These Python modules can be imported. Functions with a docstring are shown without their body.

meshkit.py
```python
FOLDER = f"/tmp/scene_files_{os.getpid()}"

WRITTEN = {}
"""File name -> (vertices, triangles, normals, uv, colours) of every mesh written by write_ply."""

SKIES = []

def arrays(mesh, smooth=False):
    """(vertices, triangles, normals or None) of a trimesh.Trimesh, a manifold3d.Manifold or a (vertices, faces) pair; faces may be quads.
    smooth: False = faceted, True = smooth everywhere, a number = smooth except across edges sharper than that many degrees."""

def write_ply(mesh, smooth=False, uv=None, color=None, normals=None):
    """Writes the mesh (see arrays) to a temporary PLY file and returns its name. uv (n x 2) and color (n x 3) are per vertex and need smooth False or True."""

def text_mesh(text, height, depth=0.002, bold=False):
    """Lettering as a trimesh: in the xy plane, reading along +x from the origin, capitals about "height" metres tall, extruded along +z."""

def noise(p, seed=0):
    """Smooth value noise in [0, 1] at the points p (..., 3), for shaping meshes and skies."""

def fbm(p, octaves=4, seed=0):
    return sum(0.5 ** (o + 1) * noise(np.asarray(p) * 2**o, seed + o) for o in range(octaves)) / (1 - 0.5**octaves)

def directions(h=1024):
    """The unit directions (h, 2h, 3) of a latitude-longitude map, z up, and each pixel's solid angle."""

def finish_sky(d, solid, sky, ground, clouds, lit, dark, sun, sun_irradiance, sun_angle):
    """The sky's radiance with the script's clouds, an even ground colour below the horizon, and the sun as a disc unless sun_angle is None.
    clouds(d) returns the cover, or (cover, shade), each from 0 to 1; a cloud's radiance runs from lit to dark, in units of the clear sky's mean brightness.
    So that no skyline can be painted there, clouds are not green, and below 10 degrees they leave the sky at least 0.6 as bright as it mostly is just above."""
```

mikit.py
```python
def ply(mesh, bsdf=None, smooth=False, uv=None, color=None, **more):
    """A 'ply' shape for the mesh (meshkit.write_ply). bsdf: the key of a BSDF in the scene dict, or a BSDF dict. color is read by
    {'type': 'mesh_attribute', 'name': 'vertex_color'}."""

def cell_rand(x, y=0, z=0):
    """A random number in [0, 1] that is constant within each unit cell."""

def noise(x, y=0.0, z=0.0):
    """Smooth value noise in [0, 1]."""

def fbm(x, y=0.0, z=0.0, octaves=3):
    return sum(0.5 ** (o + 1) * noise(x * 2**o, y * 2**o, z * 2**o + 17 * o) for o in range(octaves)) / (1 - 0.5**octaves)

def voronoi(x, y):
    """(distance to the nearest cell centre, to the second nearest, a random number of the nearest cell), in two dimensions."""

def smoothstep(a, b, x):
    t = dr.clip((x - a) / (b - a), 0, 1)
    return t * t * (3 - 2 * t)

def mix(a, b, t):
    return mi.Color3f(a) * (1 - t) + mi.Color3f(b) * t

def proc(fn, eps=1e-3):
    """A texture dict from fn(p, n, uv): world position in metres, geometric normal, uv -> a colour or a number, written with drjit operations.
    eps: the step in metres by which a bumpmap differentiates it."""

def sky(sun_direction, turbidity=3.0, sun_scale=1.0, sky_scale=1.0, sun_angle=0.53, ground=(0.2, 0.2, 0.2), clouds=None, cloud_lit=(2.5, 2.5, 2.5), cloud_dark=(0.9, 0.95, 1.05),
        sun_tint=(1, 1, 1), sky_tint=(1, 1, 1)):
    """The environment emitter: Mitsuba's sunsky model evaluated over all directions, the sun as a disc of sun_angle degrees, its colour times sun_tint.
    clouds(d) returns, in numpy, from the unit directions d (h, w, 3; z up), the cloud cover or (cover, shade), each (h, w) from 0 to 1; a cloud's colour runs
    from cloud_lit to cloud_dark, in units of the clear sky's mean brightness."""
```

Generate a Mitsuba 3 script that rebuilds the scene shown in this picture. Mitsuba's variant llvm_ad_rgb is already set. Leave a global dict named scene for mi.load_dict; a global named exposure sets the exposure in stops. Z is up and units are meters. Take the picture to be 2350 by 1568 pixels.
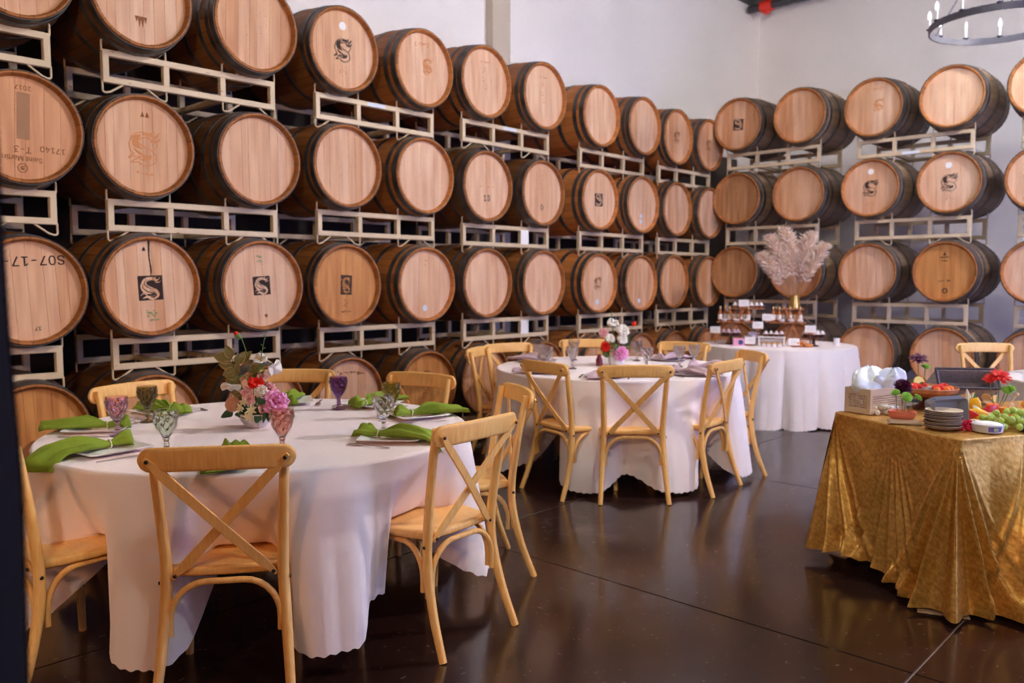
import math
import numpy as np
import trimesh
import drjit as dr
import mitsuba as mi
import mikit
import meshkit
import shapely
from shapely.geometry import Polygon, LineString, Point, box as sbox
from shapely.ops import unary_union

T = mi.ScalarTransform4f
PI = math.pi
scene, labels, place, count = {}, {}, {}, {}

# ------------------------------------------------------------------ camera, light, exposure
EYE, YAW, PITCH, FOCAL = np.array([5.1665, 0.0, 1.42]), -0.7507, 0.0745, 1893.44
FWD = np.array([math.sin(YAW) * math.cos(PITCH), math.cos(YAW) * math.cos(PITCH), -math.sin(PITCH)])
scene['camera'] = {
    'type': 'thinlens', 'fov_axis': 'x', 'fov': math.degrees(2 * math.atan(1175 / FOCAL)),
    'aperture_radius': 0.0042, 'focus_distance': 2.75, 'near_clip': 0.05, 'far_clip': 100.0,
    'to_world': T().look_at(origin=EYE.tolist(), target=(EYE + FWD).tolist(), up=[0, 0, 1]),
}
exposure = 0.1
DAYLIGHT = [(0.6, 0.9, 1.9), (1.8, 2.6, 7.0)]        # glowing panes of the added, unseen door on the right: near half, far half
ADDED_GLOBE = [(228.0, 234.0, 230.0), (950.0, 890.0, 880.0), (140.0, 146.0, 128.0), (345.0, 308.0, 246.0), (135.0, 62.0, 28.0)]   # round lamps added out of view
BULB = (300.0, 320.0, 320.0)      # candle bulbs of the chandelier



# ------------------------------------------------------------------ bookkeeping
def numbered(name):
    n = count.get(name, 0)
    count[name] = n + 1
    return name if n == 0 else f'{name}_{n:03d}'


def thing(name, label, cat, M=None, group=None):
    key = numbered(name)
    place[key] = M if M is not None else T()
    labels[key] = {'label': label, 'category': cat}
    if group:
        labels[key]['group'] = group
    return key


def P(mesh, bsdf, smooth=35, **kw):
    return mikit.ply(mesh, 'mat_' + bsdf if isinstance(bsdf, str) and 'mat_' + bsdf in scene else bsdf, smooth=smooth, **kw)


def put(parent, name, shape, M=None, label=None, kind=None):
    """One part (or sub-part): a copy of a shape dict under its holder's matrix."""
    key = numbered(parent + '__' + name)
    root = place[parent]
    full = root @ M if M is not None else root
    place[key] = full
    scene[key] = {**shape, 'to_world': full}
    if label or kind:
        labels[key] = {**({'label': label} if label else {}), **({'kind': kind} if kind else {})}
    return key


def solo(name, shape, label, cat, M=None, group=None, kind=None):
    key = thing(name, label, cat, M, group)
    scene[key] = {**shape, 'to_world': place[key]}
    if kind:
        labels[key]['kind'] = kind
    return key


def struct(name, shape, label=None):
    key = numbered(name)
    place[key] = T()
    scene[key] = dict(shape)
    labels[key] = {'kind': 'structure', 'label': label or name.replace('_', ' '), 'category': name.split('_')[0]}
    return key


def mv(x=0, y=0, z=0, rz=0.0, s=None):
    m = T().translate([float(x), float(y), float(z)])
    if rz:
        m = m @ T().rotate([0, 0, 1], float(rz))
    if s is not None:
        m = m @ T().scale(s)
    return m


def rot(ax, deg):
    return T().rotate(ax, float(deg))


# ------------------------------------------------------------------ mesh helpers
def cat(ms):
    return trimesh.util.concatenate([trimesh.Trimesh(np.asarray(m.vertices), np.asarray(m.faces), process=False) for m in ms])


def grid_mesh(V, closeu=False, closev=False):
    """V (nu, nv, 3) as a surface."""
    nu, nv = V.shape[:2]
    iu = np.arange(nu if closeu else nu - 1)
    iv = np.arange(nv if closev else nv - 1)
    a, b = np.meshgrid(iu, iv, indexing='ij')
    a2, b2 = (a + 1) % nu, (b + 1) % nv
    q = np.stack([a * nv + b, a2 * nv + b, a2 * nv + b2, a * nv + b2], -1).reshape(-1, 4)
    f = np.vstack([q[:, [0, 1, 2]], q[:, [0, 2, 3]]])
    return trimesh.Trimesh(V.reshape(-1, 3), f, process=False)


def loft(rings, caps=True, flip=False):
    """Closed rings (n, m, 3) joined; ends closed by fans."""
    V = np.asarray(rings, float)
    n, m = V.shape[:2]
    g = grid_mesh(V, closev=True)
    v, f = np.asarray(g.vertices), np.asarray(g.faces)
    if caps:
        c0, c1 = V[0].mean(0), V[-1].mean(0)
        v = np.vstack([v, c0, c1])
        i = np.arange(m)
        f = np.vstack([f, np.stack([i, (i + 1) % m, i * 0 + n * m], 1), np.stack([(n - 1) * m + (i + 1) % m, (n - 1) * m + i, i * 0 + n * m + 1], 1)])
    if flip:
        f = f[:, ::-1]
    t = trimesh.Trimesh(v, f, process=False)
    if caps and t.is_watertight and t.volume < 0:
        t.invert()
    return t


def lathe(prof, n=32, mod=None):
    """Profile (r, z) turned about z; closed if it begins and ends on the axis. mod(theta, k) scales r."""
    p = np.asarray(prof, float)
    th = np.arange(n) * 2 * PI / n
    R = np.repeat(p[:, :1], n, 1)
    if mod is not None:
        R = R * mod(th[None, :], np.arange(len(p))[:, None], p)
    V = np.stack([R * np.cos(th), R * np.sin(th), np.repeat(p[:, 1:2], n, 1)], -1)
    g = grid_mesh(V, closev=True)
    g = trimesh.Trimesh(g.vertices, g.faces[:, ::-1], process=False)
    if (p[0, 0] < 1e-9 and p[-1, 0] < 1e-9) or np.allclose(p[0], p[-1]):
        if g.volume < 0:
            g = trimesh.Trimesh(g.vertices, g.faces[:, ::-1], process=False)
    return g


def spline(pts, n=24):
    """Catmull-Rom through points."""
    p = np.asarray(pts, float)
    p = np.vstack([2 * p[0] - p[1], p, 2 * p[-1] - p[-2]])
    seg = len(p) - 3
    out = []
    for t in np.linspace(0, seg - 1e-9, n):
        i = int(t)
        u = t - i
        a, b, c, d = p[i:i + 4]
        out.append(0.5 * (2 * b + (c - a) * u + (2 * a - 5 * b + 4 * c - d) * u * u + (3 * b - a - 3 * c + d) * u ** 3))
    return np.array(out)


def tube(pts, r, sides=8, flat=None, up=None):
    """A swept tube; r scalar or per point; flat=(rx, ry) factors of an elliptic section; up fixes the section's second axis."""
    p = np.asarray(pts, float)
    t = np.gradient(p, axis=0)
    t /= np.linalg.norm(t, axis=1, keepdims=True) + 1e-12
    r = np.broadcast_to(np.asarray(r, float), (len(p),))
    a = np.zeros_like(p)
    ref = np.array(up if up is not None else ([0, 0, 1.0] if abs(t[0, 2]) < 0.9 else [1.0, 0, 0]))
    a[0] = np.cross(t[0], ref)
    for i in range(len(p)):
        if i:
            a[i] = np.cross(t[i], ref) if up is not None else a[i - 1] - t[i] * (a[i - 1] @ t[i])
        a[i] /= np.linalg.norm(a[i]) + 1e-12
    b = np.cross(t, a)
    ang = np.arange(sides) * 2 * PI / sides + (PI / 4 if sides == 4 else 0)
    fx, fy = flat or (1, 1)
    rings = p[:, None] + r[:, None, None] * (fx * np.cos(ang)[None, :, None] * a[:, None] + fy * np.sin(ang)[None, :, None] * b[:, None])
    return loft(rings)


def rbox(sx, sy, sz, c=(0, 0, 0), b=0.004):
    """A box with bevelled edges (hull)."""
    b = min(b, sx / 3, sy / 3, sz / 3)
    pts = []
    for i in (-1, 1):
        for j in (-1, 1):
            for k in (-1, 1):
                h = np.array([i * sx / 2, j * sy / 2, k * sz / 2])
                d = np.array([i, j, k]) * b
                pts += [h - d * [0, 1, 1], h - d * [1, 0, 1], h - d * [1, 1, 0]]
    m = trimesh.convex.convex_hull(np.array(pts))
    m.apply_translation(c)
    return m


def extr(poly, h, z0=0.0):
    gs = getattr(poly, 'geoms', [poly])
    ms = [trimesh.creation.extrude_polygon(g, h, engine='earcut') for g in gs if g.area > 1e-9]
    m = cat(ms)
    m.apply_translation([0, 0, z0])
    return m


def xf(m, M):
    m = m.copy()
    m.apply_transform(np.array(M.matrix, float))
    return m


def ball(r, sub=2, s=(1, 1, 1), c=(0, 0, 0)):
    m = trimesh.creation.icosphere(subdivisions=sub, radius=r)
    m.apply_scale(s)
    m.apply_translation(c)
    return m


def bumpy(m, amp, freq, seed=0):
    m = m.copy()
    n = m.vertex_normals
    m.vertices = m.vertices + n * ((meshkit.fbm(m.vertices * freq, 3, seed) - 0.5) * 2 * amp)[:, None]
    return m


def lin(*c):
    """sRGB 0..255 to linear."""
    c = np.array(c, float) / 255
    return [float(x) for x in np.where(c < 0.04045, c / 12.92, ((c + 0.055) / 1.055) ** 2.4)]


def rgb(c):
    return {'type': 'rgb', 'value': [float(x) for x in c]}


def mat(name, col, rough=0.5, spec=0.5, two=False, **kw):
    d = {'type': 'principled', 'base_color': col if isinstance(col, dict) else rgb(col), 'roughness': rough, 'specular': spec, **kw}
    scene['mat_' + name] = {'type': 'twosided', 'bsdf': d} if two else d
    return name


rng = np.random.default_rng(7)


# ------------------------------------------------------------------ materials
def wood_tex(c0, c1, across, along, streak=0.5, gain=1.0):
    c0, c1 = np.array(c0), np.array(c1)

    def fn(p, n, uv):
        u = p.x + p.y
        g = mikit.noise(u * across, p.z * along, u * 3.0)
        h = mikit.noise(u * across * 0.3, p.z * along * 0.7, 3.1)
        return mikit.mix((c0 * gain).tolist(), (c1 * gain).tolist(), dr.clip(streak * g + (1 - streak) * h, 0, 1))
    return mikit.proc(fn)


HEAD = []
for i, (a, b) in enumerate([((186, 122, 82), (224, 166, 122)), ((196, 136, 98), (230, 180, 140)), ((206, 150, 116), (236, 190, 154)),
                            ((214, 160, 128), (240, 200, 168)), ((172, 104, 50), (216, 152, 88)), ((150, 98, 62), (200, 148, 104))]):
    HEAD.append(mat(f'oak_head_{i}', wood_tex(lin(*a), lin(*b), 110, 6, 0.3, 0.82), 0.55, 0.35))
mat('oak_body', {'type': 'mesh_attribute', 'name': 'vertex_color'}, 0.55, 0.35)
mat('oak_rim', wood_tex(lin(96, 56, 30), lin(156, 98, 56), 60, 60), 0.55, 0.35)


def hoop_fn(p, n, uv):
    g = mikit.noise(p.x * 14, p.y * 14, p.z * 14)
    return mikit.mix(lin(40, 37, 36), lin(78, 73, 72), g)


mat('hoop_steel', mikit.proc(hoop_fn), 0.42, 0.5, metallic=0.25)


def rack_fn(p, n, uv):
    g = mikit.noise(p.x * 22, p.y * 22, p.z * 60)
    rust = mikit.smoothstep(0.80, 0.9, g) * mikit.smoothstep(0.4, 0.7, mikit.noise(p.x * 3, p.y * 3, p.z * 6))
    c = mikit.mix(lin(194, 171, 141), lin(210, 188, 159), mikit.noise(p.x * 6, p.y * 6, p.z * 6))
    return mikit.mix(c, lin(128, 76, 48), rust * 0.8)


mat('rack_paint', mikit.proc(rack_fn), 0.42, 0.4)
mat('ink_black', lin(44, 28, 26), 0.7, 0.2)
mat('ink_brown', lin(122, 74, 44), 0.7, 0.2)
mat('ink_faint', lin(190, 126, 82), 0.7, 0.2)
mat('ink_green', lin(120, 132, 92), 0.7, 0.2)
mat('paper_white', lin(236, 232, 232), 0.7, 0.3)
mat('sticker_blue', lin(206, 212, 226), 0.6, 0.3)


def chair_fn(p, n, uv):
    g = mikit.noise((p.x + p.y) * 110, (p.x - p.y) * 110, p.z * 12)
    h = mikit.noise(p.x * 7, p.y * 7, p.z * 5)
    return mikit.mix(lin(222, 160, 84), lin(246, 200, 128), dr.clip(0.6 * g + 0.4 * h, 0, 1))


mat('chair_wood', mikit.proc(chair_fn), 0.42, 0.4)
mat('bolt_dark', lin(40, 26, 22), 0.4, 0.5, metallic=0.5)


def plaster_fn(p, n, uv):
    return mikit.mix(lin(236, 228, 226), lin(244, 238, 237), mikit.noise(p.x * 1.3, p.y * 1.3, p.z * 1.3))


mat('plaster', mikit.proc(plaster_fn), 0.85, 0.2)
mat('wall_tan', lin(104, 88, 76), .85, .2)
mat('column_paint', lin(200, 186, 170), 0.8, 0.2)
mat('gap_shade_brown', lin(52, 44, 42), .8, .2)  # shade of the gaps behind the left barrels, put into the colour
mat('dark_paint', lin(52, 52, 56), 0.6, 0.3)
mat('duct_grey', lin(96, 96, 104), 0.5, 0.4)
mat('strap_red', lin(206, 48, 34), 0.5, 0.4)


def floor_fn(p, n, uv):
    a = mikit.fbm(p.x * 0.9, p.y * 0.9, 0.3, octaves=4)
    b = mikit.fbm(p.x * 6 + 2 * a, p.y * 6, 1.7)
    w = mikit.smoothstep(0.52, 0.72, mikit.fbm(p.x * 2.1 + 3 * b, p.y * 1.3, 5.0)) * mikit.smoothstep(0.5, 0.62, a)
    c = mikit.mix(lin(22, 12, 11), lin(44, 27, 23), dr.clip(0.55 * a + 0.45 * b, 0, 1))
    sp = mikit.smoothstep(0.93, 0.97, mikit.noise(p.x * 60, p.y * 60, 2.0)) * 0.5
    return mikit.mix(mikit.mix(c, lin(88, 70, 64), 0.5 * w), lin(150, 132, 120), sp * 0.35)


def floor_rough(p, n, uv):
    return 0.09 + 0.15 * mikit.fbm(p.x * 1.7, p.y * 1.7, 9.0)


mat('floor_concrete', mikit.proc(floor_fn), mikit.proc(floor_rough), 0.55)
mat('joint_dark', lin(110, 92, 84), 0.8, 0.2)


def linen(name, c, rough=0.7, sheen=0.3):
    mat(name, c, rough, 0.25, two=True, sheen=sheen)


linen('cloth_blush', lin(240, 227, 226))
linen('cloth_ivory', lin(214, 202, 194))
mat('steel_leg', lin(150, 150, 154), 0.3, 0.5, metallic=0.9)
mat('table_wood', lin(150, 112, 76), 0.5, 0.4)
mat('navy', lin(9, 14, 32), 0.9, 0.1, two=True)
mat('cutlery', lin(206, 202, 200), 0.22, 0.5, metallic=1.0)
mat('porcelain', lin(236, 232, 232), 0.15, 0.5)
# ------------------------------------------------------------------ the room
XW, YW, ZC = -1.05, 12.35, 5.62          # left wall, far wall, ceiling
XE, YS = 6.7, -3.2                       # right wall, wall behind
XJ, YJ = [-1.05, -0.46, 1.90, 4.26, 6.7], [-3.2, -1.62, 0.74, 3.10, 5.46, 7.82, 10.18, 12.35]
fl = struct('floor', P(rbox(XE - XW, YW - YS, 0.2, ((XE + XW) / 2, (YW + YS) / 2, -0.104), 0.001), 'joint_dark', False), 'polished dark brown concrete floor')
for i in range(len(XJ) - 1):
    for j in range(len(YJ) - 1):
        a, b, c, d = XJ[i] + 0.003, XJ[i + 1] - 0.003, YJ[j] + 0.003, YJ[j + 1] - 0.003
        put(fl, 'slab', P(rbox(b - a, d - c, 0.02, ((a + b) / 2, (c + d) / 2, -0.01), 0.002), 'floor_concrete', False))
wl = struct('wall_left', P(rbox(0.2, YW - YS + 0.4, ZC, (XW - 0.1, (YW + YS) / 2, ZC / 2), 0.001), 'plaster', False), 'white plaster wall behind the left barrel stacks')
put(wl, 'shade_sheet', P(rbox(.012, 12.4, 3.25, (XW + .004, 5.5, 1.625), .001), 'gap_shade_brown', False), label='dark sheet in place of the shade behind the barrels')  # dark sheet added where the wall lies in shade behind the barrels
wf = struct('wall_far', P(rbox(XE - XW + 0.2, 0.2, ZC, ((XE + XW) / 2, YW + 0.1, ZC / 2), 0.001), 'plaster', False), 'white plaster wall behind the far barrel stacks')
struct('wall_back', P(rbox(XE - XW + 0.2, 0.2, ZC, ((XE + XW) / 2, YS - 0.1, ZC / 2), 0.001), 'wall_tan', False), 'tan wall behind the camera')
# right wall with the opening of the overhead door
DY0, DY1, DZ = 3.5, 7.7, 3.4
ops = [rbox(0.2, DY0 - YS, ZC, (XE + 0.1, (DY0 + YS) / 2, ZC / 2), 0.001), rbox(0.2, YW - DY1, ZC, (XE + 0.1, (DY1 + YW) / 2, ZC / 2), 0.001),
       rbox(0.2, DY1 - DY0, ZC - DZ, (XE + 0.1, (DY0 + DY1) / 2, (ZC + DZ) / 2), 0.001)]
struct('wall_right', P(cat(ops), 'wall_tan', False), 'tan wall with the overhead door')
struct('ceiling', P(rbox(XE - XW + 0.2, YW - YS + 0.2, 0.1, ((XE + XW) / 2, (YW + YS) / 2, ZC + 0.05), 0.001), 'dark_paint', False), 'dark open ceiling')
struct('trim', P(rbox(0.10, 0.27, ZC, (XW + 0.05, 6.40, ZC / 2), 0.004), 'column_paint', False), 'tan pilaster on the left wall')
# overhead door, unseen and added: aluminium frame, glowing panes that supply the daylight
dk = struct('door_added_1', P(cat([rbox(0.06, 0.08, DZ, (XE + 0.05, DY0 + 0.04, DZ / 2)), rbox(0.06, 0.08, DZ, (XE + 0.05, DY1 - 0.04, DZ / 2))] +
                            [rbox(0.06, DY1 - DY0, 0.07, (XE + 0.05, (DY0 + DY1) / 2, z)) for z in (0.035, 0.85, 1.69, 2.53, DZ - 0.035)] +
                            [rbox(0.06, 0.06, DZ, (XE + 0.05, y, DZ / 2)) for y in (4.55, 5.6, 6.65)]), 'steel_leg', False), 'added unseen overhead door with glowing panes')
for k in range(4):
    z0, z1 = k * 0.84 + 0.06, k * 0.84 + 0.80
    for h, (y0, y1) in enumerate(((DY0 + 0.08, 5.58), (5.62, DY1 - 0.08))):
        v = np.array([[XE + 0.07, y0, z0], [XE + 0.07, y1, z0], [XE + 0.07, y1, z1], [XE + 0.07, y0, z1]])
        put(dk, 'glow_pane', {**P((v, np.array([[0, 2, 1], [0, 3, 2]])), 'paper_white', False), 'emitter': {'type': 'area', 'radiance': rgb(DAYLIGHT[h])}})
# roof steel in the far corner with the red coupling
rf = thing('roof_pipe', 'dark sprinkler pipe with a bright red coupling in the far corner under the ceiling', 'pipe')
put(rf, 'pipe', P(tube([[-1.0, 11.9, ZC - 0.10], [6, 11.9, ZC - 0.10]], 0.055, 12), 'dark_paint'))
put(rf, 'coupling', P(cat([tube([[-0.80, 11.9, ZC - 0.10], [-0.62, 11.9, ZC - 0.10]], 0.085, 14), rbox(0.08, 0.1, 0.14, (-0.71, 11.9, ZC - 0.15), 0.01)]), 'strap_red'), label='bright red pipe coupling')
# globe lamps added out of view to light the hall
for (x, y, z), w_, rad in zip(((3.3, 4.3, 4.45), (5.7, 7.8, 4.3), (5.9, 2.2, 4.6), (6.0, -1.7, 3.0), (4.4, -2.4, 2.0)), ('over the middle of the hall', 'beside the overhead door', 'at the right of the hall', 'behind the camera, right', 'behind the camera, left'), ADDED_GLOBE):
    k = thing('added_globe_lamp', f'added unseen globe lamp hanging {w_}', 'lamp', mv(x, y, z), group='added globe lamps')
    put(k, 'canopy', P(lathe([(0.0, 0.15), (0.07, 0.15), (0.07, 0.2), (0.02, 0.24), (0.0, 0.24)], 24), 'dark_paint'))
    put(k, 'cable', P(tube([[0, 0, 0.23], [0, 0, ZC - z]], 0.006, 6), 'dark_paint'))
    put(k, 'globe', {**P(ball(0.16, 3), 'paper_white', True), 'emitter': {'type': 'area', 'radiance': rgb(rad)}})

# ------------------------------------------------------------------ barrels
L2, RB, RH = 0.475, 0.345, 0.300


def prof(x):
    return RB - (RB - RH) * (np.abs(x) / L2) ** 2.0


NS = 28


def barrel_body(seed, dark, tint=(160, 96, 48)):
    r = np.random.default_rng(seed)
    xs = np.concatenate([[-L2 + 0.03], [-L2, -L2], np.linspace(-L2 + 0.02, L2 - 0.02, 17), [L2 - 0.004, L2, L2, L2 - 0.035]])
    rs = np.concatenate([[0.0], [0.27, RH - 0.002], prof(np.linspace(-L2 + 0.02, L2 - 0.02, 17)), [RH - 0.0015, RH - 0.006, 0.282, 0.274]])
    cuts = np.cumsum(r.uniform(0.8, 1.2, NS))
    cuts = np.concatenate([[0], cuts / cuts[-1]]) * 2 * PI
    th, groove, tone = [], [], []
    for i in range(NS):
        a, b = cuts[i], cuts[i + 1]
        for u, g in ((0.0, 1.0), (0.06, 0.0), (0.5, 0.0), (0.94, 0.0)):
            th.append(a + (b - a) * u)
            groove.append(g)
            tone.append(i)
    th, groove, tone = np.array(th), np.array(groove), np.array(tone)
    tt = r.uniform(0.75, 1.2, NS)[tone] * (1 - 0.5 * groove)
    R = rs[:, None] - 0.0022 * groove[None, :] * (rs[:, None] > 0.2)
    V = np.stack([np.repeat(xs[:, None], len(th), 1), R * np.cos(th), R * np.sin(th)], -1)
    base = np.array(lin(*tint)) * dark
    rim = np.array(lin(166, 102, 52)) * (0.6 + 0.4 * dark)
    isrim = (np.arange(len(xs)) >= len(xs) - 4)[:, None, None]
    stain = 0.75 + 0.5 * meshkit.fbm(V * np.array([3.0, 6, 6]), 3, seed)[..., None]
    C = np.where(isrim, rim, base) * tt[None, :, None] * stain
    g = grid_mesh(V, closev=True)
    return g, C.reshape(-1, 3)


BODY = []
for k, (dk_, tint) in enumerate(((0.32, (160, 96, 48)), (0.55, (160, 96, 48)), (0.85, (160, 96, 48)), (1.2, (160, 96, 48)), (0.6, (140, 112, 92)), (0.9, (146, 116, 92)))):
    g, C = barrel_body(20 + k, dk_, tint)
    g = trimesh.Trimesh(g.vertices, g.faces[:, ::-1], process=False)
    BODY.append(mikit.ply(g, 'mat_oak_body', smooth=True, color=np.clip(C, 0, 1)))


def hoop(x0, x1, t=0.0032):
    a, b = prof(np.array([x0, x1])) + 0.0005
    n = 56
    pr_ = [(a, x0), (a + t, x0), (b + t, x1), (b, x1), (a, x0)]
    m = lathe(pr_, n)
    m.apply_transform(np.array([[0, 0, 1, 0], [1, 0, 0, 0], [0, 1, 0, 0], [0, 0, 0, 1.0]]))
    return P(m, 'hoop_steel', 40)


HOOPS = [[hoop(0.428, 0.468), hoop(0.372, 0.408), hoop(0.135, 0.175)],
         [hoop(0.418, 0.464), hoop(0.345, 0.385), hoop(0.155, 0.195)],
         [hoop(0.424, 0.466), hoop(0.380, 0.412), hoop(0.292, 0.326), hoop(0.11, 0.15)]]
HOOPS_BACK = [hoop(-0.468, -0.428), hoop(-0.19, -0.15)]
RHD = 0.2745


def planks(seed):
    r = np.random.default_rng(seed)
    w = r.uniform(0.7, 1.4, r.integers(7, 9))
    c = np.concatenate([[0], np.cumsum(w)]) / w.sum() * 2 * RHD - RHD
    disc = Point(0, 0).buffer(RHD, 24)
    out = []
    for i in range(len(w)):
        s = disc.intersection(sbox(c[i] + 0.0006, -1, c[i + 1] - 0.0006, 1))
        m = extr(s, 0.022, L2 - 0.057 + r.uniform(-0.0006, 0.0006))
        m.apply_transform(np.array([[0, 0, 1, 0], [1, 0, 0, 0], [0, 1, 0, 0], [0, 0, 0, 1.0]]))
        out.append(m)
    return out


PLANKS = [[{t: P(m, HEAD[t], False) for t in range(6)} for m in planks(40 + k)] for k in range(4)]
FACE = L2 - 0.0345          # x of the head's outer face


def on_head(m2, bsdf, d=0.0012):
    """A flat polygon (head plane: x right as seen from the front, y up) as thin print on the head."""
    m = extr(m2, d)
    m.apply_transform(np.array([[0, 0, 1, FACE], [1, 0, 0, 0], [0, 1, 0, 0], [0, 0, 0, 1.0]]))
    return P(m, bsdf, False)


def vstroke(pts, ws, n=40):
    c = spline(pts, n)
    w = np.interp(np.linspace(0, 1, n), np.linspace(0, 1, len(ws)), ws)
    return unary_union([LineString(c[i:i + 2]).buffer((w[i] + w[i + 1]) / 4, 6) for i in range(n - 1)])


def swan(inner=True):
    s = vstroke([(.30, .26), (.20, .34), (.02, .38), (-.20, .30), (-.26, .12), (-.06, -.04), (.18, -.14), (.26, -.30), (.06, -.42), (-.14, -.36), (-.34, -.42)],
                [.02, .11, .14, .19, .22, .22, .20, .19, .16, .09, .02])
    wing = vstroke([(-.22, .34), (-.36, .08), (-.24, -.16), (.04, -.24)], [.03, .11, .12, .02])
    tail = unary_union([vstroke([(-.42, -.30), (-.30, -.22), (-.16, -.30), (-.30, -.38)], [.03, .05, .05, .02]), vstroke([(-.10, -.46), (-.04, -.36), (.02, -.30)], [.02, .04, .02])])
    flame = unary_union([vstroke([(.22, .28), (.34, .34), (.44, .46)], [.06, .05, .01]), vstroke([(.24, .22), (.36, .22), (.46, .30)], [.05, .04, .01]), vstroke([(.14, .38), (.24, .44), (.30, .48)], [.05, .03, .01])])
    s = unary_union([s, wing, tail, flame])
    if inner:
        cut = [vstroke([(-.16, .34), (-.24, .16), (-.08, .02), (.10, -.06)], [.012, .03, .03, .012]), vstroke([(-.08, .36), (-.14, .20), (.0, .08), (.16, -.02)], [.01, .026, .026, .01]), vstroke([(.0, .36), (-.06, .24), (.06, .13)], [.01, .022, .01]),
               vstroke([(-.31, .16), (-.30, .0), (-.14, -.12)], [.01, .026, .01]), vstroke([(.16, -.20), (.20, -.30), (.08, -.38), (-.02, -.34)], [.02, .07, .05, .01]), Point(.12, .36).buffer(.02), vstroke([(-.04, -.10), (.10, -.16), (.14, -.24)], [.01, .02, .01])]
        s = s.difference(unary_union(cut))
    return s


SWAN = swan()
_w = unary_union([vstroke([(-.10, .36), (-.22, .26), (-.22, .10), (-.06, -.02)], [.05, .17, .17, .03]), vstroke([(.02, .40), (.14, .38), (.22, .34)], [.06, .06, .02])])
BIRD = unary_union([swan(False).boundary.buffer(.014), _w.difference(vstroke([(-.12, .30), (-.16, .16), (-.04, .04)], [.012, .03, .012])), vstroke([(.06, -.30), (.16, -.26), (.20, -.18)], [.08, .10, .02]),
                    vstroke([(.24, .26), (.34, .22), (.40, .12), (.34, .02), (.26, -.06)], [.02, .03, .02, .02, .015]), vstroke([(.20, .44), (.28, .36), (.38, .40)], [.02, .03, .02])])


def sc(g, s, x=0, y=0, a=0):
    g = shapely.affinity.scale(g, s, s, origin=(0, 0))
    g = shapely.affinity.rotate(g, a, origin=(0, 0))
    return shapely.affinity.translate(g, x, y)


import shapely.affinity  # noqa: E402


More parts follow.
